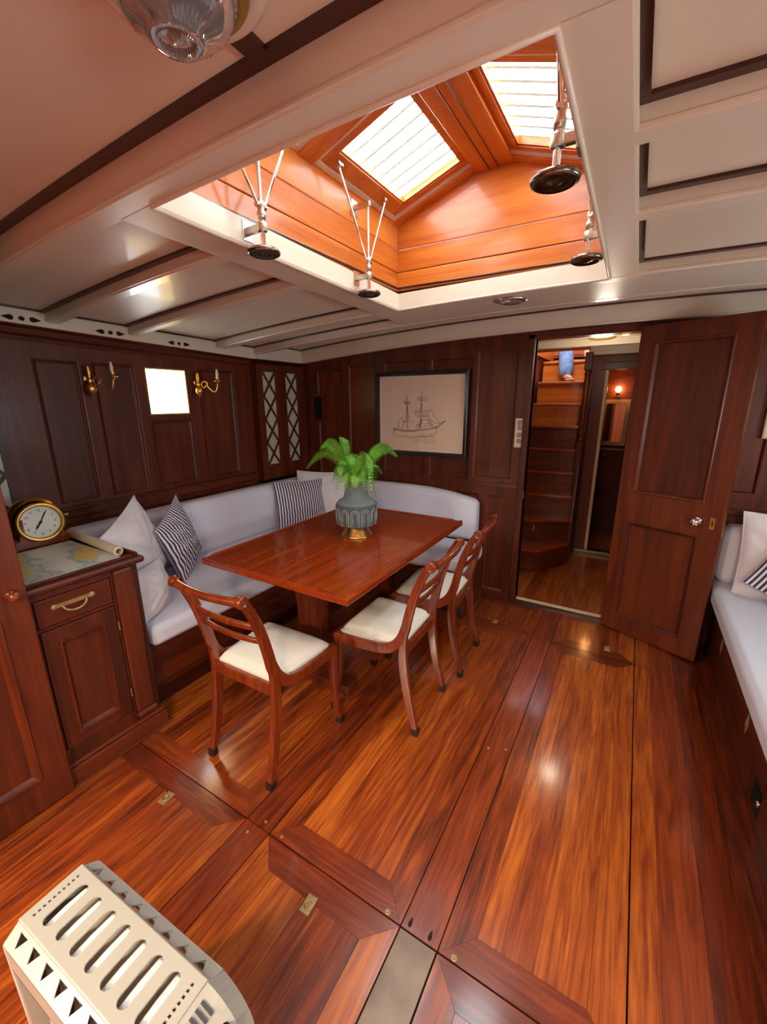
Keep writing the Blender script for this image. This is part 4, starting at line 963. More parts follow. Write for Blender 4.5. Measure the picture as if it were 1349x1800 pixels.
def make_chair(label):
    t = thing('dining_chair', label, 'chair', (0, 0, 0), 0, 'dining chairs round the table')
    def part(name, mb, mat='chr', parent=None, **kw):
        o = ob(name, mb, mat, parent or t, local=True, **kw); return o
    rear = smooth_path([(-.215, .03), (-.185, .14), (-.160, .28), (-.150, .40), (-.155, .48), (-.172, .58), (-.200, .69), (-.232, .775), (-.262, .832), (-.288, .850)], 28)
    thk = [.026+.016*sin(pi*min(1, i/14.)) if i < 14 else .040-.012*(i-14)/14 for i in range(29)]
    for s in (-1, 1):
        mb = MB(); x = s*.172; sweep_yz(mb, rear, thk, x-.013, x+.013, lambda u: s*(.0 if u > .45 else -.012*(1-u/.45)**1.5+.012*(1-u/.45)**3))
        o = part('rear_leg', mb, bevel=.004)
        mb = MB(); mb.box(x-.015, x+.015, -.232, -.202, 0, .035); part('foot_cap', mb, 'rubber', o, bevel=.002)
        front = smooth_path([(.218, .03), (.196, .13), (.182, .25), (.180, .36), (.182, .43)], 14)
        mb = MB(); x = s*.200; sweep_yz(mb, front, [.026+.012*i/14 for i in range(15)], x-.014, x+.014); o = part('front_leg', mb, bevel=.004)
        mb = MB(); mb.box(x-.015, x+.015, .204, .234, 0, .035); part('foot_cap', mb, 'rubber', o, bevel=.002)
        # side rail sweeping up into the stile
        mb = MB(); sr = smooth_path([(.195, .413), (.07, .409), (-.03, .412), (-.095, .430), (-.138, .478), (-.163, .55), (-.184, .635)], 18)
        P = []
        vs = []
        for i, (a, b) in enumerate(sr):
            u = i/18; xx = s*(.200-.028*min(1, u*1.2)); th = .048 if u < .45 else .048-.020*(u-.45)/.55
            tt = Vector(sr[min(i+1, 18)])-Vector(sr[max(i-1, 0)]); tt.normalize(); q = Vector((-tt.y, tt.x))*th/2
            vs += [(xx-.011, a+q.x, b+q.y), (xx+.011, a+q.x, b+q.y), (xx+.011, a-q.x, b-q.y), (xx-.011, a-q.x, b-q.y)]
        mb.add(vs, [(i*4+k, i*4+(k+1) % 4, (i+1)*4+(k+1) % 4, (i+1)*4+k) for i in range(18) for k in range(4)]+[(3, 2, 1, 0), (72, 73, 74, 75)]); part('side_rail', mb, bevel=.004)
    mb = MB(); mb.box(-.196, .196, .168, .198, .388, .436); part('front_rail', mb, bevel=.005)
    mb = MB(); mb.box(-.170, .170, -.165, -.140, .388, .434); part('rear_rail', mb, bevel=.004)
    # drop-in seat
    mb = MB()
    def S(u, v, top):
        a, b = u*2-1, v*2-1; hw = .190-.026*(1-v); e = max(abs(a), abs(b)); rr = (1-abs(a)**8)*(1-abs(b)**8)
        k = 1-.03*(a*a*b*b)**2
        return (a*hw*k, -.142+.318*v if True else 0, .430+(.012+.028*rr**.35+.006*(1-a*a)*(1-b*b) if top else 0))
    mb.grid(lambda u, v: S(u, v, 1), 20, 20); mb.grid(lambda u, v: S(u, v, 0), 20, 20, False)
    edge = [(i/20, 0) for i in range(20)]+[(1, i/20) for i in range(20)]+[(1-i/20, 1) for i in range(20)]+[(0, 1-i/20) for i in range(20)]
    n = len(edge); mb.add([S(*e, 1) for e in edge]+[S(*e, 0) for e in edge], [(i, (i+1) % n, n+(i+1) % n, n+i) for i in range(n)])
    part('seat', mb, 'seatfab')
    # top rail: bowed round bar with scrolled ends, stiles curling into it
    def bar(z, yc, bow, r, wv, name, ends=False, flat=.6, n=20, lift=0):
        mb = MB(); pts = [(-wv+2*wv*i/n, yc-bow*(1-(2*i/n-1)**2), z+lift*(1-(2*i/n-1)**2)) for i in range(n+1)]
        mb.tube(pts, r, 12, flat=flat, up=(0, 0, 1)) if not ends else mb.tube(pts, [r*(1.0+.25*(abs(2*i/n-1)**6)) for i in range(n+1)], 14)
        if ends:
            for s in (-1, 1):
                X = Matrix.Translation((s*wv, yc, z)) @ Matrix.Rotation(R_(90)*s, 4, 'Y'); mb.lathe([(.016, -.034), (.022, -.028), (.0235, .0), (.0215, .004), (.014, .0045), (.012, .001), (.006, .004), (0, .005)], (0, 0, 0), 18, X)
        return part(name, mb)
    bar(.846, -.276, .026, .0155, .186, 'top_rail', True)
    bar(.712, -.205, .020, .0095, .168, 'back_rail', flat=1.5); bar(.640, -.180, .020, .0085, .168, 'back_rail', flat=1.5)
    return t
chA = make_chair('mahogany rail-back chair at the table end nearest the viewer, back turned')
chA.location = (-1.250, 1.125, 0); chA.rotation_euler = (0, 0, R_(1))
def place(lbl, x, y, rz):
    c = copy_tree(chA); c['label'] = lbl; c.location = (x, y, 0); c.rotation_euler = (0, 0, rz); return c
place('mahogany rail-back chair at the long side of the table, nearer one, white seat pushed in', -.925, 1.620, R_(92))
place('mahogany rail-back chair at the long side of the table, farther one by the bulkhead', -.900, 2.125, R_(93))

# ------------------------------------------------------------------ framed ship drawing
pc = thing('framed_drawing', 'black-framed pencil drawing of a two-masted sailing ship', 'picture', (-1.46, FW-.024, 1.08))
A0, A1, B0, B1 = -1.850, -1.068, 1.080, 1.718
mb = MB(); ring(mb, A0, A1, B0, B1, [(0, .024), (0, .046), (.008, .052), (.026, .046), (.030, .038), (.034, .030)], mF); ob('frame', mb, 'black', pc)
mb = MB(); ring(mb, A0+.032, A1-.032, B0+.032, B1-.032, [(0, .034), (.005, .034), (.006, .029)], mF); ob('slip', mb, 'mount', pc)
mb = MB(); mb.add([mF(A0+.035, B0+.035, .027), mF(A1-.035, B0+.035, .027), mF(A1-.035, B1-.035, .027), mF(A0+.035, B1-.035, .027)], [(0, 1, 2, 3)]); pp = ob('paper', mb, 'paper', pc)
mb = MB(); mb.add([mF(A0+.03, B0+.03, .0335), mF(A1-.03, B0+.03, .0335), mF(A1-.03, B1-.03, .0335), mF(A0+.03, B1-.03, .0335)], [(0, 1, 2, 3)]); ob('glazing', mb, 'pglass', pc)
mb = MB(); rs = random.Random(5)
PW, PH = A1-A0-.07, B1-B0-.07
def stroke(pts, wd=.0011):
    wd *= 1.5
    pts = [(A0+.035+PW*x, B0+.035+PH*(1-y)) for x, y in pts]
    for (a, b), (c, d) in zip(pts[:-1], pts[1:]):
        v = Vector((c-a, d-b)); 
        if v.length < 1e-6: continue
        n_ = Vector((-v.y, v.x)).normalized()*wd*rs.uniform(.7, 1.3)
        mb.add([mF(a-n_.x, b-n_.y, .0275), mF(c-n_.x, d-n_.y, .0275), mF(c+n_.x, d+n_.y, .0275), mF(a+n_.x, b+n_.y, .0275)], [(0, 1, 2, 3)])
stroke([(.16, .70), (.30, .725), (.42, .725), (.56, .705), (.66, .685), (.72, .655), (.80, .58)], .0016)         # sheer and bowsprit
stroke([(.17, .70), (.175, .79), (.18, .70)]); stroke([(.16, .715), (.30, .74), (.45, .735)]); stroke([(.72, .655), (.69, .70), (.70, .75), (.60, .80)]); stroke([(.19, .80), (.4, .815), (.58, .80)])
for y in (.77, .79, .805): stroke([(.5+rs.uniform(-.06, .06), y), (.68, y+rs.uniform(-.005, .005))], .0007)
for y in (.83, .85, .87): stroke([(.36+rs.uniform(-.05, .05), y), (.5, y+.004)], .0006); stroke([(.54, y+.01), (.70, y+.016)], .0006)
stroke([(.345, .72), (.335, .30), (.333, .24)], .0014); stroke([(.505, .68), (.515, .25), (.52, .18)], .0014)      # masts
for y, a, b in ((.33, .29, .38), (.35, .30, .375), (.365, .31, .37)): stroke([(a, y), ((a+b)/2, y+.008), (b, y)], .0013)
for y, a, b in ((.275, .46, .58), (.295, .46, .585), (.315, .47, .575), (.45, .43, .63), (.475, .42, .62), (.505, .43, .61), (.53, .45, .60)): stroke([(a, y+rs.uniform(-.004, .004)), ((a+b)/2, y+.004), (b, y)], .0013)
for dx in (-.03, -.018, .0, .018, .03): stroke([(.338, .37), (.345+dx, .60)], .0006); stroke([(.517, .34), (.51+dx*.6, .44)], .0005)
for y in (.42, .46, .50, .54, .57): stroke([(.338-.09*(y-.37), y), (.338+.11*(y-.37)+.006, y)], .0006)
stroke([(.63, .42), (.66, .52), (.73, .60), (.80, .58)], .0007); stroke([(.52, .57), (.60, .57), (.63, .60), (.66, .66), (.70, .68)], .0016); stroke([(.60, .53), (.68, .62), (.75, .62), (.80, .585)], .0009)
stroke([(.23, .70), (.24, .58), (.27, .54), (.30, .60), (.33, .62)], .0009); stroke([(.26, .62), (.33, .60), (.42, .61), (.40, .62)], .0010); stroke([(.28, .71), (.30, .62), (.29, .58)], .0012); stroke([(.22, .69), (.23, .6)], .0007)
for k in range(4): stroke([(.44+.012*k, .715), (.45+.012*k, .64+.01*k), (.49, .63+.01*k), (.52-.01*k, .70)], .0007)
for k in range(3): stroke([(.54+.03*k, .69), (.57+.02*k, .62), (.62, .60+.02*k), (.65, .68)], .0007)
stroke([(.50, .62), (.52, .56), (.51, .66)], .0018); stroke([(.04, .905), (.18, .905)], .0005); stroke([(.62, .955), (.92, .965)], .0004)
ob('ship_drawing', mb, 'pencil', pp)

# switch panel by the door
sw = thing('switch_panel', 'pale vertical switch plate with four round switches left of the doorway', 'switch', (-.69, FW-.022, 1.18))
mb = MB(); mb.box(-.724, -.656, FW-.030, FW-.021, 1.180, 1.380); ob('plate', mb, 'switch', sw, bevel=.003)
for k, z in enumerate((1.352, 1.318, 1.268, 1.226)):
    mb = MB(); mb.lathe([(.016, 0), (.016, .005), (.012, .008), (.006, .006), (0, .006)], (-.690, FW-.030, z), 18, Matrix.Rotation(R_(90), 4, 'X')); ob('button', mb, 'button', sw)
mb = MB(); mb.lathe([(.005, 0), (.005, .004), (0, .005)], (-.690, FW-.030, 1.196), 12, Matrix.Rotation(R_(90), 4, 'X')); ob('indicator', mb, 'mount', sw)
mb = MB(); mb.lathe([(.006, 0), (.005, .004), (0, .005)], (-.69, FW-.022, 1.135), 12, Matrix.Rotation(R_(90), 4, 'X')); ob('screw_cover', mb, 'strip', sw)

# cream-framed picture on the right of the bulkhead
p2 = thing('framed_picture', 'cream-framed picture on the dark bulkhead at the right edge', 'picture', (.85, FW-.024, 1.29))
mb = MB(); ring(mb, .590, 1.12, 1.293, 1.665, [(0, .022), (0, .036), (.006, .040), (.034, .036), (.038, .028)], mF); ob('frame', mb, 'cream', p2)
mb = MB(); mb.add([mF(.62, 1.32, .027), mF(1.09, 1.32, .027), mF(1.09, 1.64, .027), mF(.62, 1.64, .027)], [(0, 1, 2, 3)]); ob('paper', mb, 'paper', p2)

# ------------------------------------------------------------------ right-hand berth
bt = thing('berth', 'mahogany berth base with lift catches along the right side', 'berth', (.9, 1.5, 0))
BX = .545
mb = MB(); mb.box(BX+.105, RW-.035, -1.2, 3.012, .05, .372); ob('carcass', mb, 'mahY', bt)
mB = lambda u, v, w_: (BX+.02-w_, u, v)
nh = [(1.80, 1.955, .045, .21)]
mb = MB(); frame_holes(mb, (-1.2, 3.01), (.0, .395), [(1.66, 1.827, .004, .16)], 0, .02, mB); ob('front_board', mb, 'mahY', bt)
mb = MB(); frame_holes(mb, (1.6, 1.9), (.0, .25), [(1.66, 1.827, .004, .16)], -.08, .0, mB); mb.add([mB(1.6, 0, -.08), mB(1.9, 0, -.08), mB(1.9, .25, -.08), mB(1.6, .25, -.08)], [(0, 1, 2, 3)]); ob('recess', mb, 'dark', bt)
mb = MB(); mb.box(BX-.035, BX-.0, -1.2, 3.01, .352, .372); mb.box(BX-.04, BX-.028, -1.2, 3.01, .352, .385); ob('lip', mb, 'mahY', bt, bevel=.004)
for y in (.70, 1.35, 1.98, 2.62):
    mb = MB(); mb.add([mB(y-.022, .22, .0205), mB(y, .165, .0205), mB(y+.022, .22, .0205), mB(y, .275, .0205), mB(y, .22, .027)], [(0, 1, 4), (1, 2, 4), (2, 3, 4), (3, 0, 4)]); ob('catch', mb, 'oldbrass', bt)
for y in (1.66, 2.3, .9):
    mb = MB(); mb.box(BX-.0015, BX, y-.0015, y+.0015, .01, .345); ob('board_joint', mb, 'strip', bt)
mb = MB(); mb.lathe([(.016, 0), (.016, .012), (.008, .016), (0, .016)], (BX+.01, 1.70, .09), 14, Matrix.Rotation(R_(-90), 4, 'Y')); ob('catch', mb, 'darkmetal', bt)
cushion('berth_mattress', 'long white berth mattress along the right side', 'mattress', (.488, RW-.03, -1.15, 3.0, .374, .484), r=.035, puff=.006)
cushion('back_cushion', 'white back cushion at the head of the right berth behind the door', 'cushion', (.50, 1.2, 2.86, 3.0, .486, .815), r=.045)
pillow('pillow', 'tall white pillow leaning at the head of the right berth', (.79, 2.765, .705), .47, .46, .13, (82, 2, -6), 'linen', 8)
pillow('pillow', 'navy striped pillow on the right berth', (.835, 2.64, .675), .40, .38, .12, (74, -24, -10), 'stripe', 9, group='navy ticking pillows')

# ------------------------------------------------------------------ passage and companionway beyond the door
hall = struct('wall_passage')
PX0, PX1, PY = -.95, .35, 4.50
mb = MB(); mb.box(PX0-.03, PX0, FW+.06, 5.6, -.05, 2.2); ob('side_panel', mb, 'mahZ', hall)
mb = MB(); mb.box(PX1, PX1+.03, FW+.06, 6.0, -.05, 2.2); ob('side_panel', mb, 'mahZ', hall)
PDX0, PDX1 = -.300, .12
mP = lambda u, v, w_: (u, PY-w_, v)
mb = MB(); frame_holes(mb, (-.42, PX1), (0, 2.2), [(PDX0, PDX1, .035, 1.765)], -.04, 0, mP, back=True); ob('partition', mb, 'mahZ', hall)
mb = MB(); mb.box(-.40, -.395, PY-.006, PY-.001, .05, 1.8); ob('bead', mb, 'strip', hall)
d2 = struct('door_2')
mb = MB(); mb.box(PDX0, PDX0+.028, PY-.02, PY+.06, .03, 1.765); ob('jamb', mb, 'cream', d2, bevel=.004)
mb = MB(); mb.box(PDX1-.028, PDX1, PY-.02, PY+.06, .03, 1.765); ob('jamb', mb, 'cream', d2, bevel=.004)
mb = MB(); mb.box(PDX0-.03, PDX1+.03, PY-.025, PY+.05, 1.765, 1.83); ob('head', mb, 'mahX', d2, bevel=.004)
mb = MB(); mb.box(PDX0-.09, PDX1, PY-.05, PY+.06, 0, .035); ob('sill', mb, 'steel', d2, bevel=.004)
# cabin behind
mb = MB(); mb.box(PX0-.03, PX1, 5.58, 5.62, -.05, 2.2); ob('end_panel', mb, 'mahX', hall)
mb = MB(); mb.box(-.46, -.43, PY+.03, 5.55, 0, 2.1); ob('cabin_side_panel', mb, 'mahY', hall)
mb = MB(); mb.box(-.44, .35, PY+.03, 5.58, 1.86, 1.88); ob('cabin_ceiling', mb, 'cream', hall)
lk = thing('wash_cabinet', 'dark wooden cabinet with a small knob below the mirror', 'cabinet', (-.1, 5.40, 0))
mb = MB(); mb.box(-.42, .34, 5.30, 5.54, .0, .965); ob('body', mb, 'mahX', lk, bevel=.003)
mb = MB(); frame_holes(mb, (-.38, -.06), (.05, .93), [(-.34, -.10, .10, .46), (-.34, -.10, .52, .87)], 0, .012, lambda u, v, w_: (u, 5.30-w_, v)); ob('door', mb, 'mahZ', lk)
mb = MB(); mb.lathe([(.010, 0), (.014, .014), (.012, .02), (0, .022)], (-.275, 5.288, .905), 14, Matrix.Rotation(R_(90), 4, 'X')); ob('knob', mb, 'chrome', lk)
mr = thing('mirror', 'small cream-framed mirror seen through the second doorway', 'mirror', (-.2, 5.52, 1.0))
m5 = lambda u, v, w_: (u, 5.548-w_, v)
mb = MB(); ring(mb, -.365, -.085, .99, 1.505, [(0, 0), (0, .022), (.045, .022), (.047, .012)], m5); ob('frame', mb, 'cream', mr)
mb = MB(); mb.add([m5(-.33, 1.02, .010), m5(-.12, 1.02, .010), m5(-.12, 1.47, .010), m5(-.33, 1.47, .010)], [(0, 1, 2, 3)]); ob('glass', mb, 'mirror', mr)
wlm = thing('wall_lamp', 'small glowing amber wall lamp above the mirror', 'lamp', (-.22, 5.52, 1.58))
mb = MB(); mb.lathe([(.022, 0), (.02, .006), (.008, .01), (.008, .04), (0, .042)], (-.22, 5.548, 1.555), 16, Matrix.Rotation(R_(90), 4, 'X')); mb.lathe([(.012, -.01), (.02, .0), (.018, .02), (.012, .03)], (-.22, 5.50, 1.555), 16); ob('bracket', mb, 'brass', wlm)
mb = MB(); mb.lathe([(.012, .028), (.028, .045), (.030, .062), (.020, .082), (0, .09)], (-.22, 5.50, 1.555), 18); ob('bulb', mb, 'glow', wlm)

hc = struct('ceiling_passage')
mb = MB(); mb.lathe([(.09, .0), (.09, -.03), (.075, -.04), (.07, -.03), (0, -.03)], (-.28, 3.42, 1.945), 24); ob('added_lamp_housing', mb, 'brass', hc)  # housing made up for the added passage light
mb = MB()
frame_holes(mb, (PX0-.03, PX1+.03), (FW+.06, 5.6), [(-.93, -.43, 4.32, 5.45)], 1.95, 1.97, IDM, back=True)
ob('ceiling_panel', mb, 'white', hc)
for y in (3.22, 3.75):
    mb = MB(); mb.box(PX0, PX1, y, y+.07, 1.90, 1.955); ob('beam', mb, 'white', hc, bevel=.006)
mb = MB(); mb.box(-.43, PX1, 4.28, 4.36, 1.88, 1.955); ob('beam', mb, 'white', hc, bevel=.006)
mb = MB()
for x0, x1, y0, y1 in ((-.95, -.925, 4.30, 5.47), (-.435, -.405, 4.30, 5.47), (-.95, -.41, 5.45, 5.475), (-.95, -.41, 4.295, 4.325)): mb.box(x0, x1, y0, y1, 1.93, 2.05 if y1-y0 < .05 and y0 < 5 else 2.75)
ob('hatch_trunk', mb, 'skyX', hc)
mb = MB(); mb.box(-.95, -.405, 4.30, 4.62, 2.72, 2.75); ob('added_hatch_cover', mb, 'skyY', hc)  # cover added out of view to cut sky light over the stairs
for z in (2.0, 2.12, 2.26):
    mb = MB(); mb.box(-.925, -.435, 5.435, 5.45, z, z+.012); ob('trunk_bead', mb, 'skyX', hc)

ss = thing('companionway_stairs', 'steep wooden companionway stairs with curved lowest treads', 'stairs', (-.67, 4.2, 0))
tz = [.21*(i+1) for i in range(9)]; ty = [4.03, 4.10, 4.16, 4.23, 4.30, 4.38, 4.49, 4.66, 4.86]; ty2 = [3.66, 3.92, 4.12, 4.22, 4.30, 4.38, 4.49, 4.66, 4.86]
for i in range(9):
    wd = 'skyX' if i >= 6 else 'mahX'; wt = 'skyX' if i >= 6 else 'tblX'  # treads and top steps lightened, hatch light put into their colour
    a, b = -.925, -.425; mb = MB()
    if i == 0: poly = [(a, 4.35), (a, 3.66), (-.66, 3.66), (-.58, 3.72), (-.40, 4.03), (-.40, 4.35)]
    elif i == 1: poly = [(a, 4.4), (a, 3.92), (-.7, 3.93), (-.41, 4.09), (-.41, 4.4)]
    else:
        poly = [(a, ty[i]+.20)]+[(a+(b-a)*k/6, ty[i]-.02*sin(pi*k/6)+(ty2[i]-ty[i])*(1-k/6)) for k in range(7)]+[(b, ty[i]+.20)]
    poly = poly[::-1]
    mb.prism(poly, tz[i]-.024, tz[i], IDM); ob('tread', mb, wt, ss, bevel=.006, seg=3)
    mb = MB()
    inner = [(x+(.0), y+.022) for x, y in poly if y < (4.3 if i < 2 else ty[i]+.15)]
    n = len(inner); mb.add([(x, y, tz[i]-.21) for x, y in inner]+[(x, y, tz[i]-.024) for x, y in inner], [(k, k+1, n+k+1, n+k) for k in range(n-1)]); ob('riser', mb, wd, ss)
mb = MB(); mb.prism([(4.10, 0), (4.5, 0), (5.2, 1.9), (4.62, 1.9), (4.26, 1.12), (4.10, .4)], -.425, -.400, lambda u, v, w_: (w_, u, v)); ob('stringer', mb, 'mahZ', ss, bevel=.004)
mb = MB(); mb.lathe([(.020, 1.13), (.026, 1.14), (.022, 1.155), (.014, 1.165), (.024, 1.185), (.026, 1.205), (.016, 1.225), (.022, 1.24), (.024, 1.26), (.024, 1.68), (.018, 1.70), (.026, 1.715), (.026, 1.73), (.018, 1.74), (.028, 1.752)], (-.425, 4.24, 0), 18); ob('turned_post', mb, 'mahZ', ss)
for q_ in ((-.455, -.395, 4.21, 4.27, 1.752, 1.90), (-.45, -.40, 4.215, 4.265, .03, 1.13)):
    mb = MB(); mb.box(*q_); ob('newel', mb, 'mahZ', ss, bevel=.004)
mb = MB(); frame_holes(mb, (-.735, -.70), (.315, .365), [(-.724, -.711, .325, .355)], 0, .004, lambda u, v, w_: (u, 3.955-w_, v)); ob('lift_catch', mb, 'oldbrass', ss)

# person on the stairs (seen only from the shins down)
pr = thing('person', 'person in blue jeans standing on the upper companionway stairs', 'person', (-.66, 4.78, 1.68))
def skinned(name, verts, edges, radii, mat, root=0, sub=2):
    me = bpy.data.meshes.new(name); me.from_pydata(verts, edges, []); me.update(); o = bpy.data.objects.new(name, me); C.objects.link(o)
    o.modifiers.new('skin', 'SKIN'); sk = me.skin_vertices[0].data if me.skin_vertices else None
    if sk is None:
        bm = bmesh.new(); bm.from_mesh(me); bm.verts.layers.skin.verify(); bm.to_mesh(me); bm.free(); sk = me.skin_vertices[0].data
    for i, r in enumerate(radii): sk[i].radius = (r, r) if not isinstance(r, tuple) else r
    for i in range(len(radii)): sk[i].use_root = (i == root)
    s = o.modifiers.new('subsurf', 'SUBSURF'); s.levels = sub; s.render_levels = sub
    dg = bpy.context.evaluated_depsgraph_get(); dg.update(); m2 = bpy.data.meshes.new_from_object(o.evaluated_get(dg)); C.objects.unlink(o); bpy.data.objects.remove(o)
    for p_ in m2.polygons: p_.use_smooth = True
    m2.materials.clear(); m2.materials.append(M[mat]); q = bpy.data.objects.new(name, m2); C.objects.link(q); return q
bx, by, bz = -.655, 4.80, 1.68
V = [(bx, by+.12, bz+.92), (bx-.09, by+.12, bz+.86), (bx-.10, by+.02, bz+.48), (bx-.03, by+.02, bz+.10), (bx-.028, by-.0, bz+.05), (bx+.02, by-.09, bz+.028), (bx+.045, by-.13, bz+.022),
     (bx+.09, by+.12, bz+.86), (bx+.13, by+.10, bz+.66), (bx+.13, by+.17, bz+.33), (bx+.13, by+.16, bz+.27), (bx+.16, by+.07, bz+.24), (bx+.17, by+.03, bz+.232),
     (bx, by+.12, bz+1.1), (bx, by+.12, bz+1.36), (bx, by+.11, bz+1.46), (bx, by+.10, bz+1.56), (bx, by+.10, bz+1.66),
     (bx-.19, by+.12, bz+1.36), (bx-.24, by+.10, bz+1.08), (bx-.22, by-.02, bz+.86), (bx-.215, by-.06, bz+.79),
     (bx+.19, by+.12, bz+1.36), (bx+.24, by+.10, bz+1.08), (bx+.22, by-.02, bz+.86), (bx+.215, by-.06, bz+.79)]
E_ = [(0, 1), (1, 2), (2, 3), (3, 4), (4, 5), (5, 6), (0, 7), (7, 8), (8, 9), (9, 10), (10, 11), (11, 12), (0, 13), (13, 14), (14, 15), (15, 16), (16, 17), (14, 18), (18, 19), (19, 20), (20, 21), (14, 22), (22, 23), (23, 24), (24, 25)]
Rr = [(.14, .10), .085, .055, .036, .036, .034, .020, .085, .055, .036, .036, .034, .020, (.15, .10), (.16, .10), .055, .085, .08, .05, .042, .032, .03, .05, .042, .032, .03]
body_ = skinned('body', V, E_, Rr, 'skin', 0, 1); body_.parent = pr; body_.matrix_parent_inverse = wm(pr).inverted()
V = [(bx, by+.12, bz+1.0), (bx, by+.12, bz+.92), (bx-.09, by+.12, bz+.84), (bx-.10, by+.02, bz+.48), (bx-.045, by+.03, bz+.26), (bx-.032, by+.01, bz+.03), (bx+.09, by+.12, bz+.84), (bx+.13, by+.09, bz+.66), (bx+.13, by+.17, bz+.45), (bx+.13, by+.17, bz+.32)]
jn = skinned('jeans', V, [(0, 1), (1, 2), (2, 3), (3, 4), (4, 5), (1, 6), (6, 7), (7, 8), (8, 9)], [(.16, .12), (.16, .12), .105, .080, .074, .078, .105, .080, .074, .070], 'denim', 1); jn.parent = pr; jn.matrix_parent_inverse = wm(pr).inverted()
V = [(bx, by+.12, bz+1.0), (bx, by+.12, bz+1.2), (bx, by+.12, bz+1.38), (bx-.19, by+.12, bz+1.37), (bx-.24, by+.10, bz+1.12), (bx+.19, by+.12, bz+1.37), (bx+.24, by+.10, bz+1.12)]
sh = skinned('shirt', V, [(0, 1), (1, 2), (2, 3), (3, 4), (2, 5), (5, 6)], [(.17, .12), (.17, .12), (.17, .11), .065, .06, .065, .06], 'shirt', 1); sh.parent = pr; sh.matrix_parent_inverse = wm(pr).inverted()
for tx in range(5):
    mb = MB(); x0 = bx+.052-.016*tx+.012; y0 = by-.150+.006*tx; rr = .011 if tx == 0 else .0075
    mb.tube([(x0-.006, y0+.03, bz+.018), (x0, y0+.008, bz+.016), (x0+.002, y0-.010, bz+.011)], [rr, rr, rr*.7], 8); q = ob('toe', mb, 'skin'); q.parent = body_; 
    q.matrix_parent_inverse = wm(body_).inverted()
mb = MB(); mb.lathe([(0, .12), (.05, .11), (.085, .07), (.097, .02), (.094, -.03), (.085, -.05)], (bx, by+.115, bz+1.66), 20); q = ob('hair', mb, 'hair', pr)

# ------------------------------------------------------------------ portable radiator (bottom left)
ht = thing('radiator', 'ivory oil-filled portable radiator with slotted top cover', 'heater', (-.73, .2, 0), 0)
HM = Matrix.Translation((-.735, .205, 0)) @ Matrix.Rotation(R_(2.5), 4, 'Z')
def hm(x, y, z): return HM @ Vector((x, y, z))
HL, HWd, HZ = .205, .056, .500
def plate_with_holes(outer, holes, thick, xf, name, mat, parent):
    cu = bpy.data.curves.new(name, 'CURVE'); cu.dimensions = '2D'; cu.fill_mode = 'BOTH'; cu.extrude = thick/2
    for pts in [outer]+holes:
        s = cu.splines.new('POLY'); s.points.add(len(pts)-1); s.use_cyclic_u = True
        for q, (a, b) in zip(s.points, pts): q.co = (a, b, 0, 1)
    o = bpy.data.objects.new(name, cu); C.objects.link(o); me = bpy.data.meshes.new_from_object(o.evaluated_get(bpy.context.evaluated_depsgraph_get())); C.objects.unlink(o); bpy.data.objects.remove(o)
    for v in me.vertices: v.co = xf(*v.co)
    me.materials.clear(); me.materials.append(M[mat]); q = bpy.data.objects.new(name, me); C.objects.link(q); q.parent = parent; q.matrix_parent_inverse = wm(parent).inverted(); return q
def stad(cx, cy, hx, hy, n=6):   # stadium along y
    r = hx; return [(cx+r*cos(a), cy+(hy-r)+r*sin(a)) for a in [pi*k/n for k in range(n+1)]] + [(cx+r*cos(a), cy-(hy-r)+r*sin(a)) for a in [pi+pi*k/n for k in range(n+1)]]
slots = [stad(-.150+.050*k, 0, .0135, .041) for k in range(7)]
dots = [[(sx*.186-.003, y-.0025), (sx*.186+.003, y-.0025), (sx*.186+.003, y+.0025), (sx*.186-.003, y+.0025)] for sx in (-1, 1) for y in [-.040+.0089*k for k in range(10)]]
crown = lambda y: -.10*y*y*10
plate_with_holes([(-HL, -HWd), (HL, -HWd), (HL, HWd), (-HL, HWd)], slots+dots, .004, lambda x, y, z: hm(x, y, HZ+z), 'top_cover', 'heater', ht)
for s in (-1, 1):      # sloping shoulders with triangular vents
    tris = []
    for k in range(8):
        c = -.172+.0485*k; tris.append([(c-.014, -.009*s), (c+.014, -.009*s), (c, .012*s)] if True else 0)
    plate_with_holes([(-HL+.004, -.020), (HL, -.020), (HL, .020), (-HL+.004, .020)], tris, .004, (lambda s: lambda x, y, z: hm(x, s*(HWd+.016)+y*.86*1.0, HZ-.006-(s*y+.02)*.50+z))(s), 'shoulder', 'heater', ht)
    mb = MB(); mb.tube([hm(-HL, s*HWd, HZ-.002), hm(HL, s*HWd, HZ-.002)], .004, 8); ob('edge_bead', mb, 'heater', ht)
    y0 = s*(HWd+.0335); mb = MB(); a = [hm(-HL+.01, y0, HZ-.027), hm(HL, y0, HZ-.027), hm(HL, y0+s*.001, HZ-.075), hm(-HL+.01, y0+s*.001, HZ-.075)]; mb.add(a, [(0, 1, 2, 3)]); mb.add([hm(-HL+.01, y0-s*.003, HZ-.027), hm(HL, y0-s*.003, HZ-.027), hm(HL, y0-s*.003, HZ-.075), hm(-HL+.01, y0-s*.003, HZ-.075)], [(3, 2, 1, 0)]); ob('skirt', mb, 'heater', ht)
mb = MB()       # floor of the cover, seen through the vents
mb.add([hm(-HL, -HWd-.033, HZ-.09), hm(HL, -HWd-.033, HZ-.09), hm(HL, HWd+.033, HZ-.09), hm(-HL, HWd+.033, HZ-.09)], [(0, 1, 2, 3)]); ob('inner_tray', mb, 'void', ht)
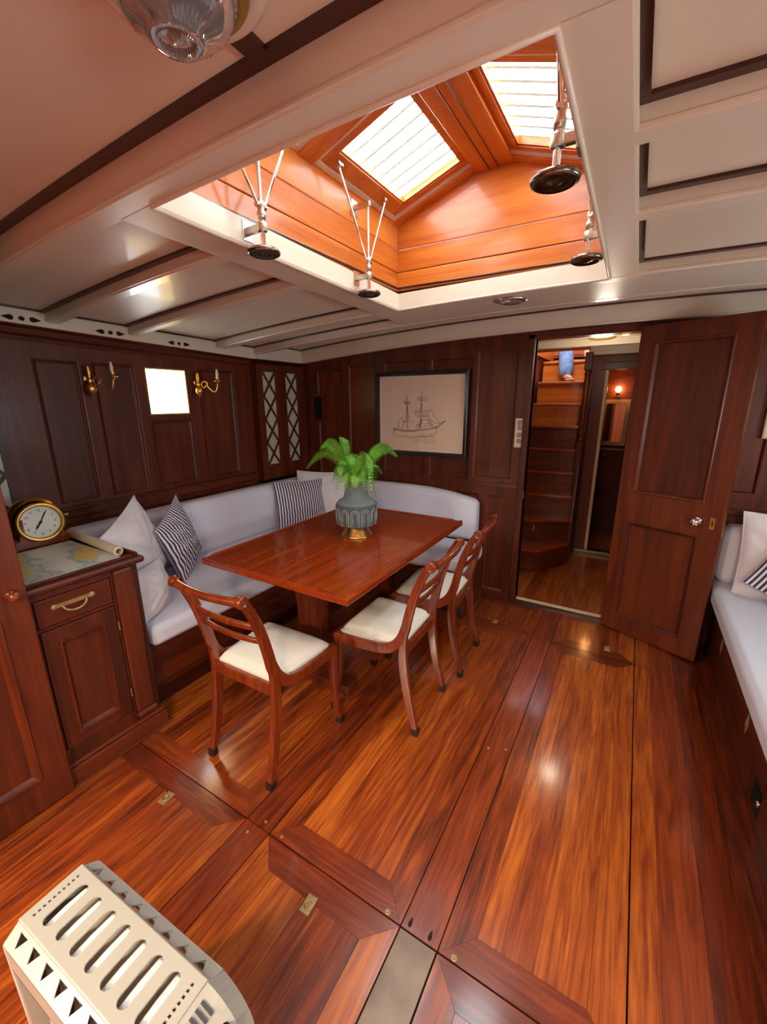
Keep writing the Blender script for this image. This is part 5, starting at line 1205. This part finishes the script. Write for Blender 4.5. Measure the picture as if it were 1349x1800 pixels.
for k in range(7):     # oil fins
    mb = MB(); c = -.150+.050*k; pr_ = []
    for j in range(28):
        a = 2*pi*j/28; sx_ = abs(cos(a))**.4*(1 if cos(a) > 0 else -1); sz_ = abs(sin(a))**.4*(1 if sin(a) > 0 else -1); pr_.append((sx_*.070, .286+sz_*.206))
    mb.prism(pr_, c-.009, c+.009, lambda u, v, w_: hm(w_, u, v)); ob('fin', mb, 'fin', ht, bevel=.004)
mb = MB(); mb.tube([hm(-.19, 0, .40), hm(.2, 0, .40)], .016, 12); mb.tube([hm(-.19, 0, .14), hm(.2, 0, .14)], .016, 12); ob('oil_pipe', mb, 'fin', ht)
# end caps: plain one, and the control end
mb = MB(); mb.prism([(-HWd-.034, .08), (HWd+.034, .08), (HWd+.034, HZ-.028), (HWd, HZ-.004), (-HWd, HZ-.004), (-HWd-.034, HZ-.028)], -HL-.006, -HL+.006, lambda u, v, w_: hm(w_, u, v)); ob('end_cap', mb, 'heater', ht, bevel=.004)
mb = MB(); vs = []
for k in range(9):
    t = k/8; a = t*pi/2; x = HL+.085*sin(a); zt = HZ+.001-.07*(1-cos(a))
    vs += [hm(x, -HWd-.034+.012*t, .08), hm(x, -HWd-.034+.012*t, zt-.030), hm(x, -HWd+.004*t, zt-.002), hm(x, HWd-.004*t, zt-.002), hm(x, HWd+.034-.012*t, zt-.030), hm(x, HWd+.034-.012*t, .08)]
mb.add(vs, [(k*6+i, k*6+(i+1) % 6, (k+1)*6+(i+1) % 6, (k+1)*6+i) for k in range(8) for i in range(6)]+[(5, 4, 3, 2, 1, 0), (48, 49, 50, 51, 52, 53)]); ob('control_housing', mb, 'heater', ht, merge=True)
for k in range(7):
    mb = MB(); y = -.036+.0115*k; mb.add([hm(HL+.014, y-.003, HZ+.002), hm(HL+.040, y-.003, HZ-.0055), hm(HL+.040, y+.003, HZ-.0055), hm(HL+.014, y+.003, HZ+.002)], [(0, 1, 2, 3)]); ob('vent_slot', mb, 'void', ht)
mb = MB(); mb.prism([(-.03, HZ-.020), (.045, HZ-.020), (.045, HZ-.13), (-.03, HZ-.13)], HL+.048, HL+.0885, lambda u, v, w_: hm(w_, u, v)); ob('control_window', mb, 'black', ht, bevel=.006)
mb = MB(); mb.lathe([(.018, 0), (.018, .012), (.012, .016), (0, .016)], (0, 0, 0), 18, Matrix.Translation(hm(HL+.088, 0, HZ-.08)) @ Matrix.Rotation(R_(92.5), 4, 'Y')); ob('dial_knob', mb, 'void', ht)
for sx in (-.15, .15):
    mb = MB(); mb.box(-.02, .02, -.13, .13, .05, .065, HM @ Matrix.Translation((sx, 0, 0))); o = ob('castor_bracket', mb, 'void', ht)
    for sy in (-.12, .12):
        mb = MB(); mb.lathe([(0, -.01), (.025, -.01), (.027, 0), (.025, .01), (0, .01)], (0, 0, 0), 16, HM @ Matrix.Translation((sx, sy, .027)) @ Matrix.Rotation(R_(90), 4, 'X')); ob('castor', mb, 'void', ht)
